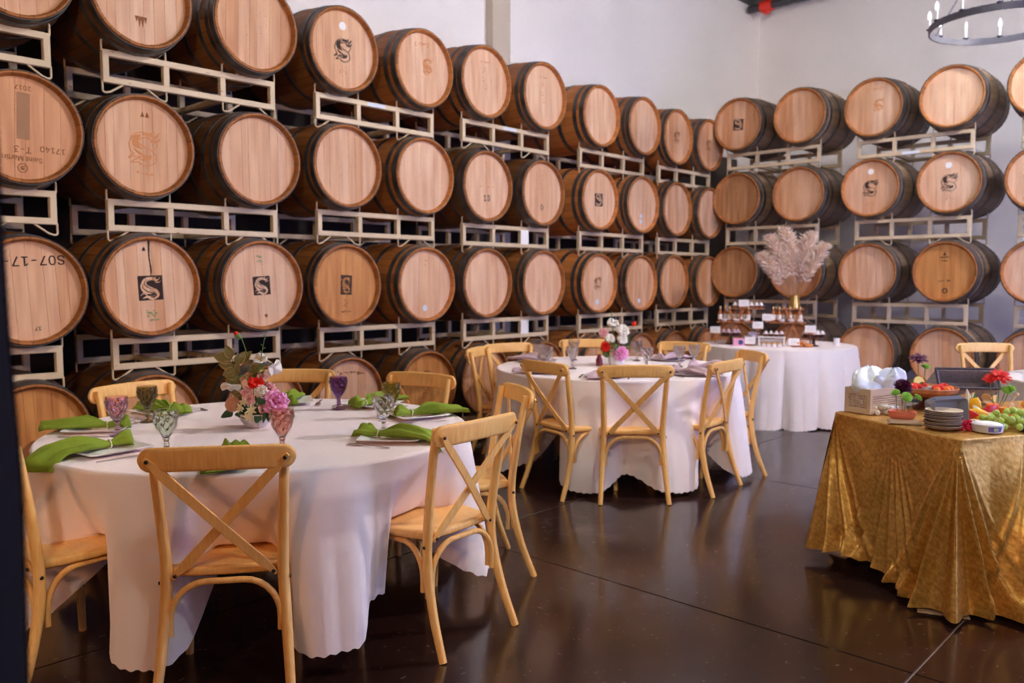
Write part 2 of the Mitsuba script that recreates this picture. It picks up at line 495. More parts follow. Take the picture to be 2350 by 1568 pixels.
def blots(seed, w, h, n, size):
    """A faint, unreadable brand: short strokes."""
    r = np.random.default_rng(seed)
    g = []
    for _ in range(n):
        x, y = r.uniform(-w / 2, w / 2), r.uniform(-h / 2, h / 2)
        g.append(sbox(x - size * r.uniform(.3, 1.2), y - size * .35, x + size * r.uniform(.3, 1.2), y + size * .35))
    return unary_union(g)


def head_text(s, h, x, y, a, bsdf):
    m = meshkit.text_mesh(s, h, 0.0012)
    c = m.bounds.mean(0)
    m.apply_translation([-c[0], -c[1], 0])
    m.apply_transform(trimesh.transformations.rotation_matrix(math.radians(a), [0, 0, 1]))
    m.apply_translation([x, y, 0])
    m.apply_transform(np.array([[0, 0, 1, FACE], [1, 0, 0, 0], [0, 1, 0, 0], [0, 0, 0, 1.0]]))
    return P(m, bsdf, False)


SQ = sbox(-.5, -.5, .5, .5)
MARK = {
    'square': lambda: [('emblem', on_head(sc(SQ.difference(sc(SWAN, 1.0)), 0.145), 'ink_black'))],
    'square_small': lambda: [('emblem', on_head(sc(SQ.difference(sc(SWAN, 1.0, a=180)), 0.125), 'ink_black'))],
    'square_streak': lambda: [('emblem', on_head(sc(SQ.difference(sc(SWAN, 1.0)), 0.148, 0, -.01), 'ink_black')), ('wine_stain', on_head(vstroke([(.008, .27), (.004, .18), (.01, .1), (.006, .06)], [.012, .006, .008, .003]), 'ink_black')),
                              ('print', on_head(unary_union([sc(blots(3, .06, .05, 16, .008), 1, 0, -.17), sc(blots(4, .07, .006, 8, .008), 1, 0, -.205)]), 'ink_green')), ('crest', on_head(sc(Polygon([(-.4, -.5), (.4, -.5), (.3, .2), (0, .6), (-.3, .2)]), .022, -.025, .225), 'ink_black'))],
    'square_print': lambda: [('emblem', on_head(sc(SQ.difference(sc(SWAN, 1.0)), 0.125), 'ink_black')), ('print', on_head(sc(blots(5, .04, .06, 14, .008), 1, 0, .17), 'ink_green')), ('crest', on_head(sc(Point(0, 0).buffer(.5), .022, .015, -.205), 'ink_brown'))],
    'tall': lambda: [('emblem', on_head(shapely.affinity.scale(sc(SQ.difference(unary_union([sc(SWAN, .9), sc(blots(9, .9, .9, 26, .06), 1)])), 0.115), .85, 1.25, origin=(0, 0)), 'ink_black')), ('print', on_head(sc(blots(6, .03, .06, 9, .007), 1, 0, -.14), 'ink_brown')), ('crest', on_head(sc(blots(7, .07, .012, 7, .009), 1, 0, -.2), 'ink_brown'))],
    'swan': lambda: [('emblem', on_head(sc(BIRD, 0.17, 0, .0), 'ink_black')), ('sticker', on_head(sc(Point(0, 0).buffer(.5, 12), .06, 0, .17), 'paper_white')), ('print', on_head(sc(blots(8, .07, .05, 9, .008), 1, 0, -.15), 'ink_faint'))],
    'swan_small': lambda: [('emblem', on_head(sc(BIRD, 0.13), 'ink_brown')), ('print', on_head(sc(blots(28, .03, .05, 7, .007), 1, 0, -.15), 'ink_faint'))],
    'swan_faint': lambda: [('emblem', on_head(sc(BIRD, 0.21, 0, -.01), 'ink_faint')), ('crest', on_head(sc(unary_union([Polygon([(-.9, -.5), (-.1, -.5), (-.3, .1), (-.5, .6), (-.7, .1)]), Polygon([(.1, -.5), (.9, -.5), (.7, .1), (.5, .6), (.3, .1)])]), .028, .01, .19), 'ink_brown')), ('print', on_head(sc(blots(11, .1, .02, 10, .009), 1, 0, -.16), 'ink_faint'))],
    'sticker_low': lambda: [('sticker', on_head(sc(Point(0, 0).buffer(.5, 12), .05, 0, -.19), 'sticker_blue')), ('print', on_head(sc(blots(12, .03, .05, 8, .007), 1, 0, .17), 'ink_faint'))],
    'sticker_swan': lambda: [('emblem', on_head(sc(BIRD, 0.13), 'ink_brown')), ('sticker', on_head(sc(Point(0, 0).buffer(.5, 12), .055, 0, -.19), 'sticker_blue'))],
    'sticker_two': lambda: [('sticker', on_head(sc(Point(0, 0).buffer(.5, 12), .05, 0, -.18), 'sticker_blue')), ('sticker', on_head(sc(sbox(-.5, -.5, .5, .5), .04, 0, -.12), 'sticker_blue'))],
    'print_a': lambda: [('print', on_head(unary_union([sc(blots(13, .04, .2, 20, .007), 1, -.01, .02), sc(blots(14, .12, .01, 12, .008), 1, 0, .17)]), 'ink_faint'))],
    'print_b': lambda: [('print', on_head(unary_union([sc(blots(15, .03, .22, 16, .006), 1, .0, .1), sc(blots(16, .17, .006, 9, .009), 1, 0, .0)]), 'ink_faint')), ('stamp', head_text('13', .05, .0, -.1, 0, 'ink_black'))],
    'print_c': lambda: [('print', on_head(unary_union([sc(blots(17, .03, .2, 15, .006), 1, .0, .1)]), 'ink_faint')), ('stamp', head_text('0', .05, .0, -.13, 0, 'ink_black'))],
    'print_d': lambda: [('print', on_head(unary_union([sc(blots(18, .16, .03, 18, .009), 1, 0, .19), sc(blots(19, .09, .06, 9, .007), 1, .03, -.04)]), 'ink_faint')), ('emblem', on_head(sc(SWAN, 0.12, .05, .03), 'ink_faint'))],
    'crown_low': lambda: [('crest', on_head(sc(Polygon([(-.5, .5), (-.4, .0), (-.25, .4), (-.15, -.4), (0, .3), (.15, -.4), (.25, .4), (.4, 0), (.5, .5)]), .07, -.0, -.15), 'ink_brown'))],
    'numbers_2017': lambda: [('stamp', head_text('2017', .024, .0, .215, 180, 'ink_brown')), ('stamp', head_text('Saint Martin', .026, .0, -.165, 180, 'ink_brown')), ('stamp', head_text('T-3', .034, .0, -.115, 180, 'ink_brown')),
                             ('stamp', head_text('17140', .03, .15, -.10, 180, 'ink_brown')), ('crest', on_head(sc(Point(0, 0).buffer(.5, 10).difference(Point(0, 0).buffer(.42, 10)).union(sc(SWAN, .5)), .05, 0, -.215), 'ink_brown')),
                             ('stain', on_head(sbox(-.03, -.06, .035, .19), 'grey_stain', 0.0006))],
    'chalk_number': lambda: [('stamp', head_text('S07-17-1', .052, .02, .165, 180, 'ink_black')), ('stamp', head_text('37', .02, .03, -.21, 180, 'ink_black'))],
    'stamp_c1': lambda: [('stamp', head_text('C1', .04, .0, .12, 0, 'ink_black')), ('stain', on_head(sc(blots(31, .12, .1, 18, .012), 1, -.02, -.05), 'ink_faint'))],
    'arc_print': lambda: [('print', on_head(unary_union([sc(blots(32, .24, .02, 26, .01), 1, 0, .18)]), 'ink_brown')), ('emblem', on_head(sc(SWAN, .14, .03, -.08), 'ink_brown'))],
    'swirl': lambda: [('stain', on_head(unary_union([vstroke([(-.2 + .05 * i, -.05 - .05 * (i % 2)), (-.1 + .05 * i, -.1), (0 + .05 * i, -.03 - .04 * (i % 3)), (.1, -.12 + .02 * i)], [.01, .03, .02, .01]) for i in range(4)]), 'ink_brown'))],
    'stamp_crest': lambda: [('crest', on_head(sc(Polygon([(-.5, -.5), (.5, -.5), (.2, .0), (0, .6), (-.2, .0)]), .035, 0, .18), 'ink_black')), ('print', on_head(unary_union([sc(blots(33, .1, .006, 12, .009), 1, 0, .145), sc(blots(34, .05, .012, 8, .007), 1, 0, .11), sc(blots(35, .11, .012, 9, .008), 1, 0, -.09)]), 'ink_black')),
                            ('stamp', on_head(sc(Point(0, 0).buffer(.5, 12).difference(Point(0, 0).buffer(.3, 12)), .05, 0, -.19), 'ink_black'))],
    'smudge': lambda: [('stain', on_head(unary_union([sc(blots(36, .2, .2, 14, .006), 1, 0, 0)]), 'ink_faint'))],
    'none': lambda: [],
}
mat('grey_stain', lin(150, 110, 84), 0.7, 0.2)
MARKED = {}


def marks(name):
    if name not in MARKED:
        MARKED[name] = MARK[name]()
    return MARKED[name]


SAY = {'square': 'black square emblem', 'square_small': 'small black square emblem', 'square_streak': 'black square emblem and wine streak', 'square_print': 'black square emblem and green print', 'tall': 'tall black emblem and orange head',
       'swan': 'black bird emblem and round sticker', 'swan_small': 'small brown bird emblem', 'swan_faint': 'faint brown bird emblem', 'sticker_low': 'pale sticker low on its head', 'sticker_swan': 'bird emblem and low pale sticker',
       'sticker_two': 'two pale stickers', 'print_a': 'faint column of print', 'print_b': 'faint print and black stamp', 'print_c': 'faint print and small black stamp', 'print_d': 'faint print and bird', 'crown_low': 'brown crown brand',
       'numbers_2017': 'upside-down 2017 stamp', 'chalk_number': 'large upside-down number', 'stamp_c1': 'black C1 stamp', 'arc_print': 'arc of brown print', 'swirl': 'brown swirl marks', 'stamp_crest': 'black crest and ring stamp',
       'smudge': 'smudged head', 'none': 'plain head'}
ROW = ['top row', 'third row up', 'second row up', 'bottom row']
ORD = ['first', 'second', 'third', 'fourth', 'fifth', 'sixth', 'seventh', 'eighth', 'ninth', 'tenth', 'eleventh']


def barrel(M, tone, body, hp, pk, mark, label, group, roll=0.0):
    k = thing('wine_barrel', label, 'barrel', M @ rot([1, 0, 0], roll), group)
    put(k, 'staves', BODY[body])
    for h in HOOPS[hp] + HOOPS_BACK:
        put(k, 'hoop', h)
    r = np.random.default_rng(abs(hash((tone, body, hp, pk))) % 1000 + count['wine_barrel'])
    for m in PLANKS[pk]:
        t = tone if r.random() < 0.45 else int(np.clip(tone + r.choice([-1, 1]), 0, 3)) if tone < 4 else tone
        put(k, 'head_plank', m[t])
    for nm, s in marks(mark):
        put(k, nm, s)
    return k


# ------------------------------------------------------------------ steel racks (origin: top of the front bar, middle; +x is the room)
RW = 1.1375


def rack_parts(hr):
    t = 0.038
    w2 = RW / 2 - t / 2

    def frame(x):
        ms = [rbox(t, RW, t, (x, 0, -t / 2), 0.003), rbox(t, RW, t, (x, 0, -hr + t / 2), 0.003)]
        ms += [rbox(t, t, hr, (x, y, -hr / 2), 0.003) for y in (-w2, w2)] + [rbox(t * 0.96, t, hr - 2 * t + 0.004, (x, y, -hr / 2), 0.002) for y in (-0.187, 0.187)]
        return P(cat(ms), 'rack_paint', False)

    def cradle(x, y0, side, up):
        s = 1 if up else -1
        z0 = -0.01 if up else -hr + 0.01
        y = y0 + side * (0.187)
        pts = [(x, y, z0), (x, y, z0 + s * 0.045), (x, y, z0 + s * 0.058), (x, y - side * 0.006, z0 + s * 0.066), (x, y - side * 0.018, z0 + s * 0.068), (x, y - side * 0.045, z0 + s * 0.060), (x, y - side * 0.115, z0 + s * 0.012), (x, y - side * 0.125, z0 + s * 0.002)]
        return tube(pts, 0.0065, 6, up=(1, 0, 0))

    out = [('front_frame', frame(-t / 2)), ('rear_frame', frame(-0.60))]
    rods = []
    for x in (-0.012, -0.605):
        for y0 in (-0.378, 0.378):
            for side in (-1, 1):
                for up in (True, False):
                    yy = y0 + side * 0.004
                    rods.append(('cradle_rod', P(cradle(x, yy, side, up), 'rack_paint', 40)))
    rails = [('cross_rail', P(rbox(0.60, t, t, (-0.31, y, z), 0.003), 'rack_paint', False)) for y in (-0.187, 0.187) for z in (-hr + t / 2,)]
    return out + rails + rods


RACK = {0.192: rack_parts(0.192), 0.215: rack_parts(0.215)}
FOOT = P(cat([rbox(0.06, 0.06, 0.06, (x, y, 0.03), 0.004) for x in (-0.03, -0.6) for y in (-0.54, 0.54)]), 'rack_paint', False)


def rack(M, hr, label, group):
    k = thing('barrel_rack', label, 'rack', M, group)
    for nm, s in RACK[hr]:
        put(k, nm, s)
    return k


LY = [1.138, 2.550, 4.048, 5.500, 7.132, 8.512]
LZ = [[2.804, 1.926, 1.042], [2.776, 1.904, 1.066], [2.781, 1.937, 1.067], [2.795, 1.910, 1.077], [2.739, 1.910, 1.069], [2.700, 1.900, 1.085]]
LX = [0.02, 0.03, -0.02, -0.01, -0.03, 0.0]
# marks of the left wall: row, then column from the left (first column is cut by the frame)
LM = [['none', 'crown_low', 'smudge', 'swan', 'print_d', 'print_a', 'print_a', 'none', 'none', 'swan_small', 'swan_small'],
      ['numbers_2017', 'swan_faint', 'none', 'smudge', 'none', 'print_b', 'print_c', 'square_small', 'sticker_two', 'none', 'smudge'],
      ['chalk_number', 'square_streak', 'square_print', 'tall', 'sticker_low', 'none', 'smudge', 'sticker_swan', 'sticker_low', 'none', 'none'],
      ['swirl', 'none', 'none', 'arc_print', 'stamp_c1', 'none', 'none', 'none', 'none', 'none', 'none']]
LT = [[2, 2, 1, 2, 2, 3, 3, 3, 2, 1, 1], [1, 1, 2, 2, 3, 3, 3, 3, 3, 2, 3], [1, 2, 2, 4, 3, 3, 3, 3, 2, 1, 1], [4, 0, 0, 1, 4, 1, 1, 0, 0, 0, 0]]
LBODY = [[0, 0, 1, 1, 2, 2, 2, 3, 2, 2, 1], [0, 0, 0, 1, 2, 0, 0, 3, 3, 1, 1], [0, 1, 1, 1, 2, 0, 1, 3, 2, 1, 1], [0, 0, 0, 1, 0, 1, 1, 2, 1, 1, 1]]
BZ = 0.316


def stack_left(i):
    for lv in range(4):
        z = LZ[i][lv] if lv < 3 else 0.225
        k = rack(mv(LX[i], LY[i], z), 0.192, f'cream steel rack under the {ROW[lv]}, {ORD[i]} stack from left, left wall', 'steel racks of the left wall')
        if lv == 3:
            put(k, 'foot', FOOT, mv(0, 0, -0.225))
        if i in (2, 3) and lv == 0:
            put(k, 'paper_label', P(rbox(0.002, 0.17, 0.03, (0.001, -0.02 if i == 2 else 0.02, -0.019), 0.0005), 'sticker_blue', False), label='white paper label strip')
        if i == 3 and lv in (1, 2):
            put(k, 'paper_label', P(rbox(0.002, 0.11, 0.13, (0.001, 0.22, -0.095), 0.0005), 'paper_white', False), label='white paper sheet')
        for s in (0, 1):
            col = 2 * i + s - 1
            if col < 0:
                continue
            m = LM[lv][col]
            barrel(mv(0.125 + LX[i] - L2 + rng.uniform(-0.02, 0.02), LY[i] + (s - 0.5) * 0.756, z + BZ), LT[lv][col], LBODY[lv][col], (col * 7 + lv * 3) % 3, (col + 2 * lv) % 4, m,
                   f'oak barrel, {SAY[m]}, {ROW[lv]}, {ORD[col]} from left, left wall', 'oak barrels racked along the left wall', rng.uniform(-4, 4))


for i in range(6):
    stack_left(i)

# far wall: the same racks turned a quarter
RX = [0.770, 2.308, 3.85]
RZ = [[2.921, 2.050, 1.188], [2.904, 2.060, 1.176], [2.915, 2.045, 1.172]]
RM = [['square_small', 'smudge', 'print_d', 'smudge', 'none'], ['print_a', 'smudge', 'swan', 'swan', 'none'], ['none', 'none', 'smudge', 'stamp_crest', 'none'], ['none', 'none', 'none', 'none', 'none']]
RT = [[1, 1, 2, 3, 3], [5, 1, 2, 3, 3], [5, 1, 2, 4, 2], [0, 0, 1, 1, 1]]
for i in range(3):
    for lv in range(4):
        z = RZ[i][lv] if lv < 3 else 0.315
        hr = 0.192 if lv in (0,) else 0.215
        F = mv(RX[i], 9.11, z, -90)
        k = rack(F, hr, f'cream steel rack under the {ROW[lv]}, {ORD[i]} stack from left, far wall', 'steel racks of the far wall')
        if lv == 3:
            put(k, 'foot', P(cat([rbox(0.06, 0.06, 0.11, (x, y, 0.055), 0.004) for x in (-0.03, -0.6) for y in (-0.54, 0.54)]), 'rack_paint', False), mv(0, 0, -0.315))
        if i == 1 and lv == 0:
            put(k, 'paper_label', P(rbox(0.002, 0.17, 0.032, (0.001, -0.02, -0.173), 0.0005), 'sticker_blue', False), label='white paper label strip')
        for s in (0, 1):
            col = 2 * i + s
            if col > 4:
                continue
            m = RM[lv][col]
            # local +y of a turned rack points to +x of the room
            barrel(mv(RX[i] + (s - 0.5) * 0.756, 9.11 - 0.13 + L2 + rng.uniform(-0.02, 0.02), z + BZ + (0.01 if lv else 0), -90), RT[lv][col], (4, 5, 4, 5, 4)[(col + lv) % 5], (col + lv) % 3, (col * 3 + lv) % 4, m,
                   f'oak barrel, {SAY[m]}, {ROW[lv]}, {ORD[col]} from left, far wall', 'oak barrels racked along the far wall', rng.uniform(-4, 4))
# ------------------------------------------------------------------ chairs (x across, +y towards the table, z up; origin: floor under the seat)
def seat_outline(inset=0.0):
    pts = spline([(-.175, -.205), (-.205, -.10), (-.222, .02), (-.212, .13), (-.15, .195), (0, .215), (.15, .195), (.212, .13), (.222, .02), (.205, -.10), (.175, -.205)], 49)
    back = np.stack([np.linspace(.175, -.175, 9)[1:-1], -.205 - .012 * np.sin(np.linspace(0, PI, 9)[1:-1])], 1)
    p = np.vstack([pts, back])
    c = np.array([0, 0.0])
    d = p - c
    n = np.linalg.norm(d, axis=1, keepdims=True)
    return c + d * (n - inset) / n


def seat_mesh():
    rings = []
    for ins, z in ((0.10, .428), (.014, .428), (.003, .434), (0, .441), (0, .452), (.004, .459), (.012, .4625), (.03, .462), (.09, .457), (.15, .455)):
        p = seat_outline(ins)
        rings.append(np.c_[p, np.full(len(p), z)])
    return loft(rings[::-1])


def top_rail():
    W, h, n = .245, .041, 41
    rings = []
    for u in np.linspace(-1, 1, n):
        x = W * math.copysign(1 - (1 - abs(u)) ** 1.5, u) if u else 0.0
        e = max(0.0, (abs(x) - (W - h)) / h)
        hh = h * math.sqrt(max(0.02, 1 - e * e))
        y = -.292 - .030 * (1 - (x / W) ** 2)
        lean = .10
        th = .0125 * (0.55 + 0.45 * hh / h)
        ring = []
        for a in np.linspace(0, 2 * PI, 17)[:-1]:
            ca, sa = math.cos(a), math.sin(a)
            zz = hh * math.copysign(abs(sa) ** 0.45, sa)
            ring.append([x, y - zz * lean + th * math.copysign(abs(ca) ** 0.6, ca), .846 + zz + .006 * (1 - (x / W) ** 2)])
        rings.append(ring)
    return loft(rings)


def slat(s):
    top, bot = np.array([s * -.212, -.316, .846]), np.array([s * .158, -.222, .440])
    n = 13
    u = np.linspace(0, 1, n)[:, None]
    c = top * (1 - u) + bot * u
    c[:, 1] -= (.006 * s + .004) * np.sin(PI * u[:, 0])
    d = (bot - top) / np.linalg.norm(bot - top)
    side = np.cross(d, [0, 1, 0])
    side /= np.linalg.norm(side)
    nor = np.cross(side, d)
    w = .0165 * np.sqrt(np.clip(1 - np.maximum(0, (np.abs(np.linspace(-1, 1, n)) - .94) / .06) ** 2, .15, 1))
    c[0] -= d * .014
    c[-1] += d * .014
    rings = [[c[i] + side * a * w[i] + nor * b * .0045 for a, b in ((-1, -.6), (-.9, -1), (.9, -1), (1, -.6), (1, .6), (.9, 1), (-.9, 1), (-1, .6))] for i in range(n)]
    return loft(rings)


def arch(p0, p1, z0=.235, z1=.415, r=.0115):
    """An inverted U of bentwood between two legs."""
    p0, p1 = np.array(p0), np.array(p1)
    d = p1 - p0
    L = np.linalg.norm(d)
    e = d / L
    h = z1 - z0
    pts = [p0 + [0, 0, z0]] + [p0 + e * (L * .33) * (1 - math.cos(a)) + np.array([0, 0, z0 + .05 + (h - .05) * math.sin(a)]) for a in np.linspace(0, PI / 2, 8)]
    pts += [p1 - e * (L * .33) * (1 - math.cos(a)) + np.array([0, 0, z0 + .05 + (h - .05) * math.sin(a)]) for a in np.linspace(PI / 2, 0, 8)] + [p1 + [0, 0, z0]]
    return tube(np.array(pts), r, 8)


def bolt(p, ax):
    m = lathe([(0, .004), (.004, .0035), (.0062, .0015), (.0066, 0), (0, 0)], 12)
    m.apply_transform(trimesh.geometry.align_vectors([0, 0, 1], ax))
    m.apply_translation(p)
    return m


CH = [('seat', P(seat_mesh(), 'chair_wood', 40)), ('top_rail', P(top_rail(), 'chair_wood', 40))]
for s in (-1, 1):
    CH.append(('back_leg', P(tube(spline([(s * .218, -.315, 0), (s * .205, -.255, .16), (s * .193, -.215, .33), (s * .188, -.212, .47), (s * .196, -.238, .66), (s * .207, -.276, .872)], 26), np.interp(np.linspace(0, 1, 26), [0, .35, .6, 1], [.0155, .0195, .0195, .0155]), 12), 'chair_wood', 50)))
    CH.append(('front_leg', P(tube([(s * .202, .168, 0), (s * .182, .146, .43)], [.0145, .019], 12), 'chair_wood', 50)))
    CH.append(('cross_slat', P(slat(s), 'chair_wood', 30)))
CH += [('brace', P(arch((-.178, -.222, 0), (.178, -.222, 0)), 'chair_wood', 50)), ('brace', P(arch((-.17, .150, 0), (.17, .150, 0)), 'chair_wood', 50)),
       ('brace', P(arch((-.192, -.19, 0), (-.186, .13, 0)), 'chair_wood', 50)), ('brace', P(arch((.192, -.19, 0), (.186, .13, 0)), 'chair_wood', 50))]
BOLTS = [P(bolt((s * .212, -.3245, .846), (0, -1, 0)), 'bolt_dark') for s in (-1, 1)] + [P(bolt((s * .158, -.2315, .440), (0, -1, 0)), 'bolt_dark') for s in (-1, 1)] + \
        [P(bolt((s * .207, -.2605, .846), (0, 1, 0)), 'bolt_dark') for s in (-1, 1)] + [P(bolt((s * .2105, -.213, .415), (s, 0, 0)), 'bolt_dark') for s in (-1, 1)]


def chair(x, y, facing, label, group):
    """facing: the angle in degrees of the direction a sitter looks in."""
    k = thing('dining_chair', label, 'chair', mv(x, y, 0, facing - 90), group)
    for nm, s in CH:
        put(k, nm, s)
    for s in BOLTS:
        put(k, 'bolt', s)
    return k


def around(c, ang, r):
    return c[0] + r * math.cos(math.radians(ang)), c[1] + r * math.sin(math.radians(ang))


N0, R0 = (1.84, 1.93), 0.915        # near round table
F0 = (1.46, 5.14)                   # far round table
# rail centre polar about the table, and the outward direction of the chair's back
NEAR = [(-38, 1.06, -37, 'honey wood cross-back chair at the front of the near table, back to the camera'), (14.5, 1.11, 5, 'honey wood cross-back chair alone on the right side of the near table, turned sideways'),
        (62, 1.20, 60, 'honey wood cross-back chair behind the right end of the near table, seen edge-on'), (102, 1.15, 102, 'honey wood cross-back chair behind the purple goblet, beside the C1 barrel'),
        (141.5, 1.19, 137, 'honey wood cross-back chair behind the flower bowl on the near table'), (190, .99, 192, 'honey wood cross-back chair behind the dark smoke goblet, below the black square barrel'),
        (-84, 1.15, -78, 'honey wood cross-back chair at the left edge of the photograph')]
for a, r, o, lb in NEAR:
    x, y = around(N0, a, r)
    chair(x - .29 * math.cos(math.radians(o)), y - .29 * math.sin(math.radians(o)), o + 180, lb, 'chairs around the near table')
FAR = [(-48, 1.14, -47, 'pale wood cross-back chair at the front of the far table, back to the camera'), (-80, 1.07, -101, 'pale wood cross-back chair left of the front chair at the far table'),
       (-9, 1.03, 4, 'pale wood cross-back chair at the far table, right of the front chair'), (33, 1.0, 52, 'pale wood cross-back chair at the far table, nearest the dessert table'),
       (186, 1.03, 165, 'pale wood cross-back chair behind the left end of the far table'), (140, 1.10, 135, 'pale wood cross-back chair behind the flowers of the far table'),
       (91, 1.0, 99, 'pale wood cross-back chair behind the far table, left of the dessert table'), (-146, 1.08, 207, 'pale wood cross-back chair seen edge-on at the left end of the far table')]
for a, r, o, lb in FAR:
    x, y = around(F0, a, r)
    chair(x - .29 * math.cos(math.radians(o)), y - .29 * math.sin(math.radians(o)), o + 180, lb, 'chairs around the far table')
chair(3.35 + .20, 7.77 - .21, -48, 'wood cross-back chair beside the small table with the glass vase, behind the gold table', 'chairs around the far table')
labels[[k for k in labels if k.startswith('dining_chair') and '__' not in k][-1]].pop('group')


# ------------------------------------------------------------------ round tables and their cloths
def round_table(c, r, label, h=0.752):
    k = thing('round_table', label, 'table', mv(*c))
    put(k, 'tabletop', P(lathe([(0, h - .03), (r - .012, h - .03), (r - .004, h - .022), (r - .004, h - .008), (r - .012, h), (0, h)], 64), 'table_wood', 40))
    for i in range(4):
        a = PI / 4 + i * PI / 2
        e, t = np.array([math.cos(a), math.sin(a), 0]), np.array([-math.sin(a), math.cos(a), 0])
        pts = [e * .30 + t * -.22 + [0, 0, h - .03], e * .42 + t * -.22 + [0, 0, .32], e * .44 + t * -.22 + [0, 0, .20], e * .44 + t * -.22 + [0, 0, .0]]
        put(k, 'leg', P(tube(spline(pts, 14), .014, 10), 'steel_leg'))
        if i % 2 == 0:
            put(k, 'leg_brace', P(tube([e * .43 + t * -.22 + [0, 0, .26], e * .1 + [0, 0, h - .05]], .009, 8), 'steel_leg'))
    return k


def smooth01(x):
    x = np.clip(x, 0, 1)
    return x * x * (3 - 2 * x)


def cloth(c, r, lobes, name_label, bsdf, chairs=(), drop=.64, hem_lobe=.11, rlobe=.10, seed=1, n=720, top=.757, rip=.8, seatz=.466, group=None, wid=13.0):
    """A round cloth: flat top, rounded edge, hanging in lobes between the chairs and lying on the seats pushed under it."""
    th = np.arange(n) * 2 * PI / n
    ph = np.degrees(th)
    lob = np.zeros(n)
    for a in lobes:
        d = (ph - a + 180) % 360 - 180
        lob = np.maximum(lob, np.exp(-(np.abs(d) / wid) ** 4.0))
    onseat = np.zeros(n)
    for a, w in chairs:
        d = (ph - a + 180) % 360 - 180
        onseat = np.maximum(onseat, smooth01(1.9 - np.abs(d) / w * 1.5))
    onseat *= 1 - smooth01(lob * 1.6)
    nz = lambda k, f: meshkit.fbm(np.stack([np.cos(th) * f, np.sin(th) * f, th * 0 + k], -1), 3, seed) - .5
    rows, m = [], 46
    for u in np.linspace(0, 1, 8)[:-1]:
        rows.append(np.stack([(r - .012) * u * np.cos(th), (r - .012) * u * np.sin(th), np.full(n, top)], -1))
    for a in np.linspace(0, PI / 2, 6):
        rows.append(np.stack([(r - .012 + .014 * math.sin(a)) * np.cos(th), (r - .012 + .014 * math.sin(a)) * np.sin(th), np.full(n, top - .014 + .014 * math.cos(a))], -1))
    z0 = top - .014
    fold = nz(1, 9.0) * 1.3 + nz(5, 18) * .5
    twist = nz(3, 3.5)
    hem = z0 - (drop - .10 + hem_lobe * (lob - .2) + .05 * nz(7, 4))
    for t in np.linspace(0, 1, m)[1:]:
        # hanging path
        rr = r + .002 + t ** 0.85 * (rlobe * lob - .075 * (1 - lob)) + rip * .055 * fold * smooth01(t * 1.2) * (.55 + .6 * (1 - lob))
        tt = th + .10 * twist * t * (1 - lob)
        zz = z0 + (hem - z0) * t
        # path that lies on a seat
        L = (z0 - hem) * t
        d1 = z0 - seatz
        down = np.minimum(L, d1)
        inw = np.maximum(L - d1, 0)
        rs = r + .002 - .15 * (down / d1) ** 1.3 - inw * .9 + .25 * .05 * fold * smooth01(t)
        zs = z0 - down + .012 * smooth01(inw / .05) * np.abs(fold)
        rr = rr * (1 - onseat) + rs * onseat
        zz = zz * (1 - onseat) + zs * onseat
        rows.append(np.stack([rr * np.cos(tt), rr * np.sin(tt), zz], -1))
    sca = .004 * np.sin(th * 150)
    last = rows[-1].copy()
    last[:, 2] += sca - .004
    rows.append(last)
    V = np.array(rows)
    g = grid_mesh(V, closev=True)
    return solo('tablecloth', P(trimesh.Trimesh(g.vertices, g.faces[:, ::-1], process=False), bsdf, True), name_label, 'tablecloth', mv(*c), group)


round_table(N0, .914, 'round folding banquet table under the blush cloth in the foreground')
cloth(N0, .914, [-55, -17, 40, 84, 120, 165, 215, 265], 'blush white cloth draped over the near round table', 'cloth_blush', chairs=[(-37, 13), (15, 12), (-84, 14), (-125, 13), (191, 10)], seed=4, wid=10.0)
round_table(F0, .914, 'round folding banquet table under the cloth with mauve napkins')
cloth(F0, .914, [-66, -30, 14, 55, 115, 160, 200, -118], 'blush white cloth draped over the far round table with mauve napkins', 'cloth_blush', chairs=[(-6, 8), (-87, 9)], drop=.72, hem_lobe=.10, rlobe=.12, rip=.7, seed=9)
D0 = (1.37, 8.10)
round_table(D0, .762, 'round table under the floor-length cloth below the desserts')
cloth(D0, .762, list(np.arange(0, 360, 24.0)), 'floor-length pale cloth on the round dessert table', 'cloth_blush', drop=.825, hem_lobe=.015, rlobe=.10, rip=.8, seed=12)
S0 = (4.49, 6.76)
round_table(S0, .762, 'round table under the beige cloth at the right edge of the photograph')
cloth(S0, .762, [-160, -110, -60, 0, 60, 120, 170], 'beige cloth on the small table at the right edge of the photograph', 'cloth_ivory', drop=.70, seed=15)
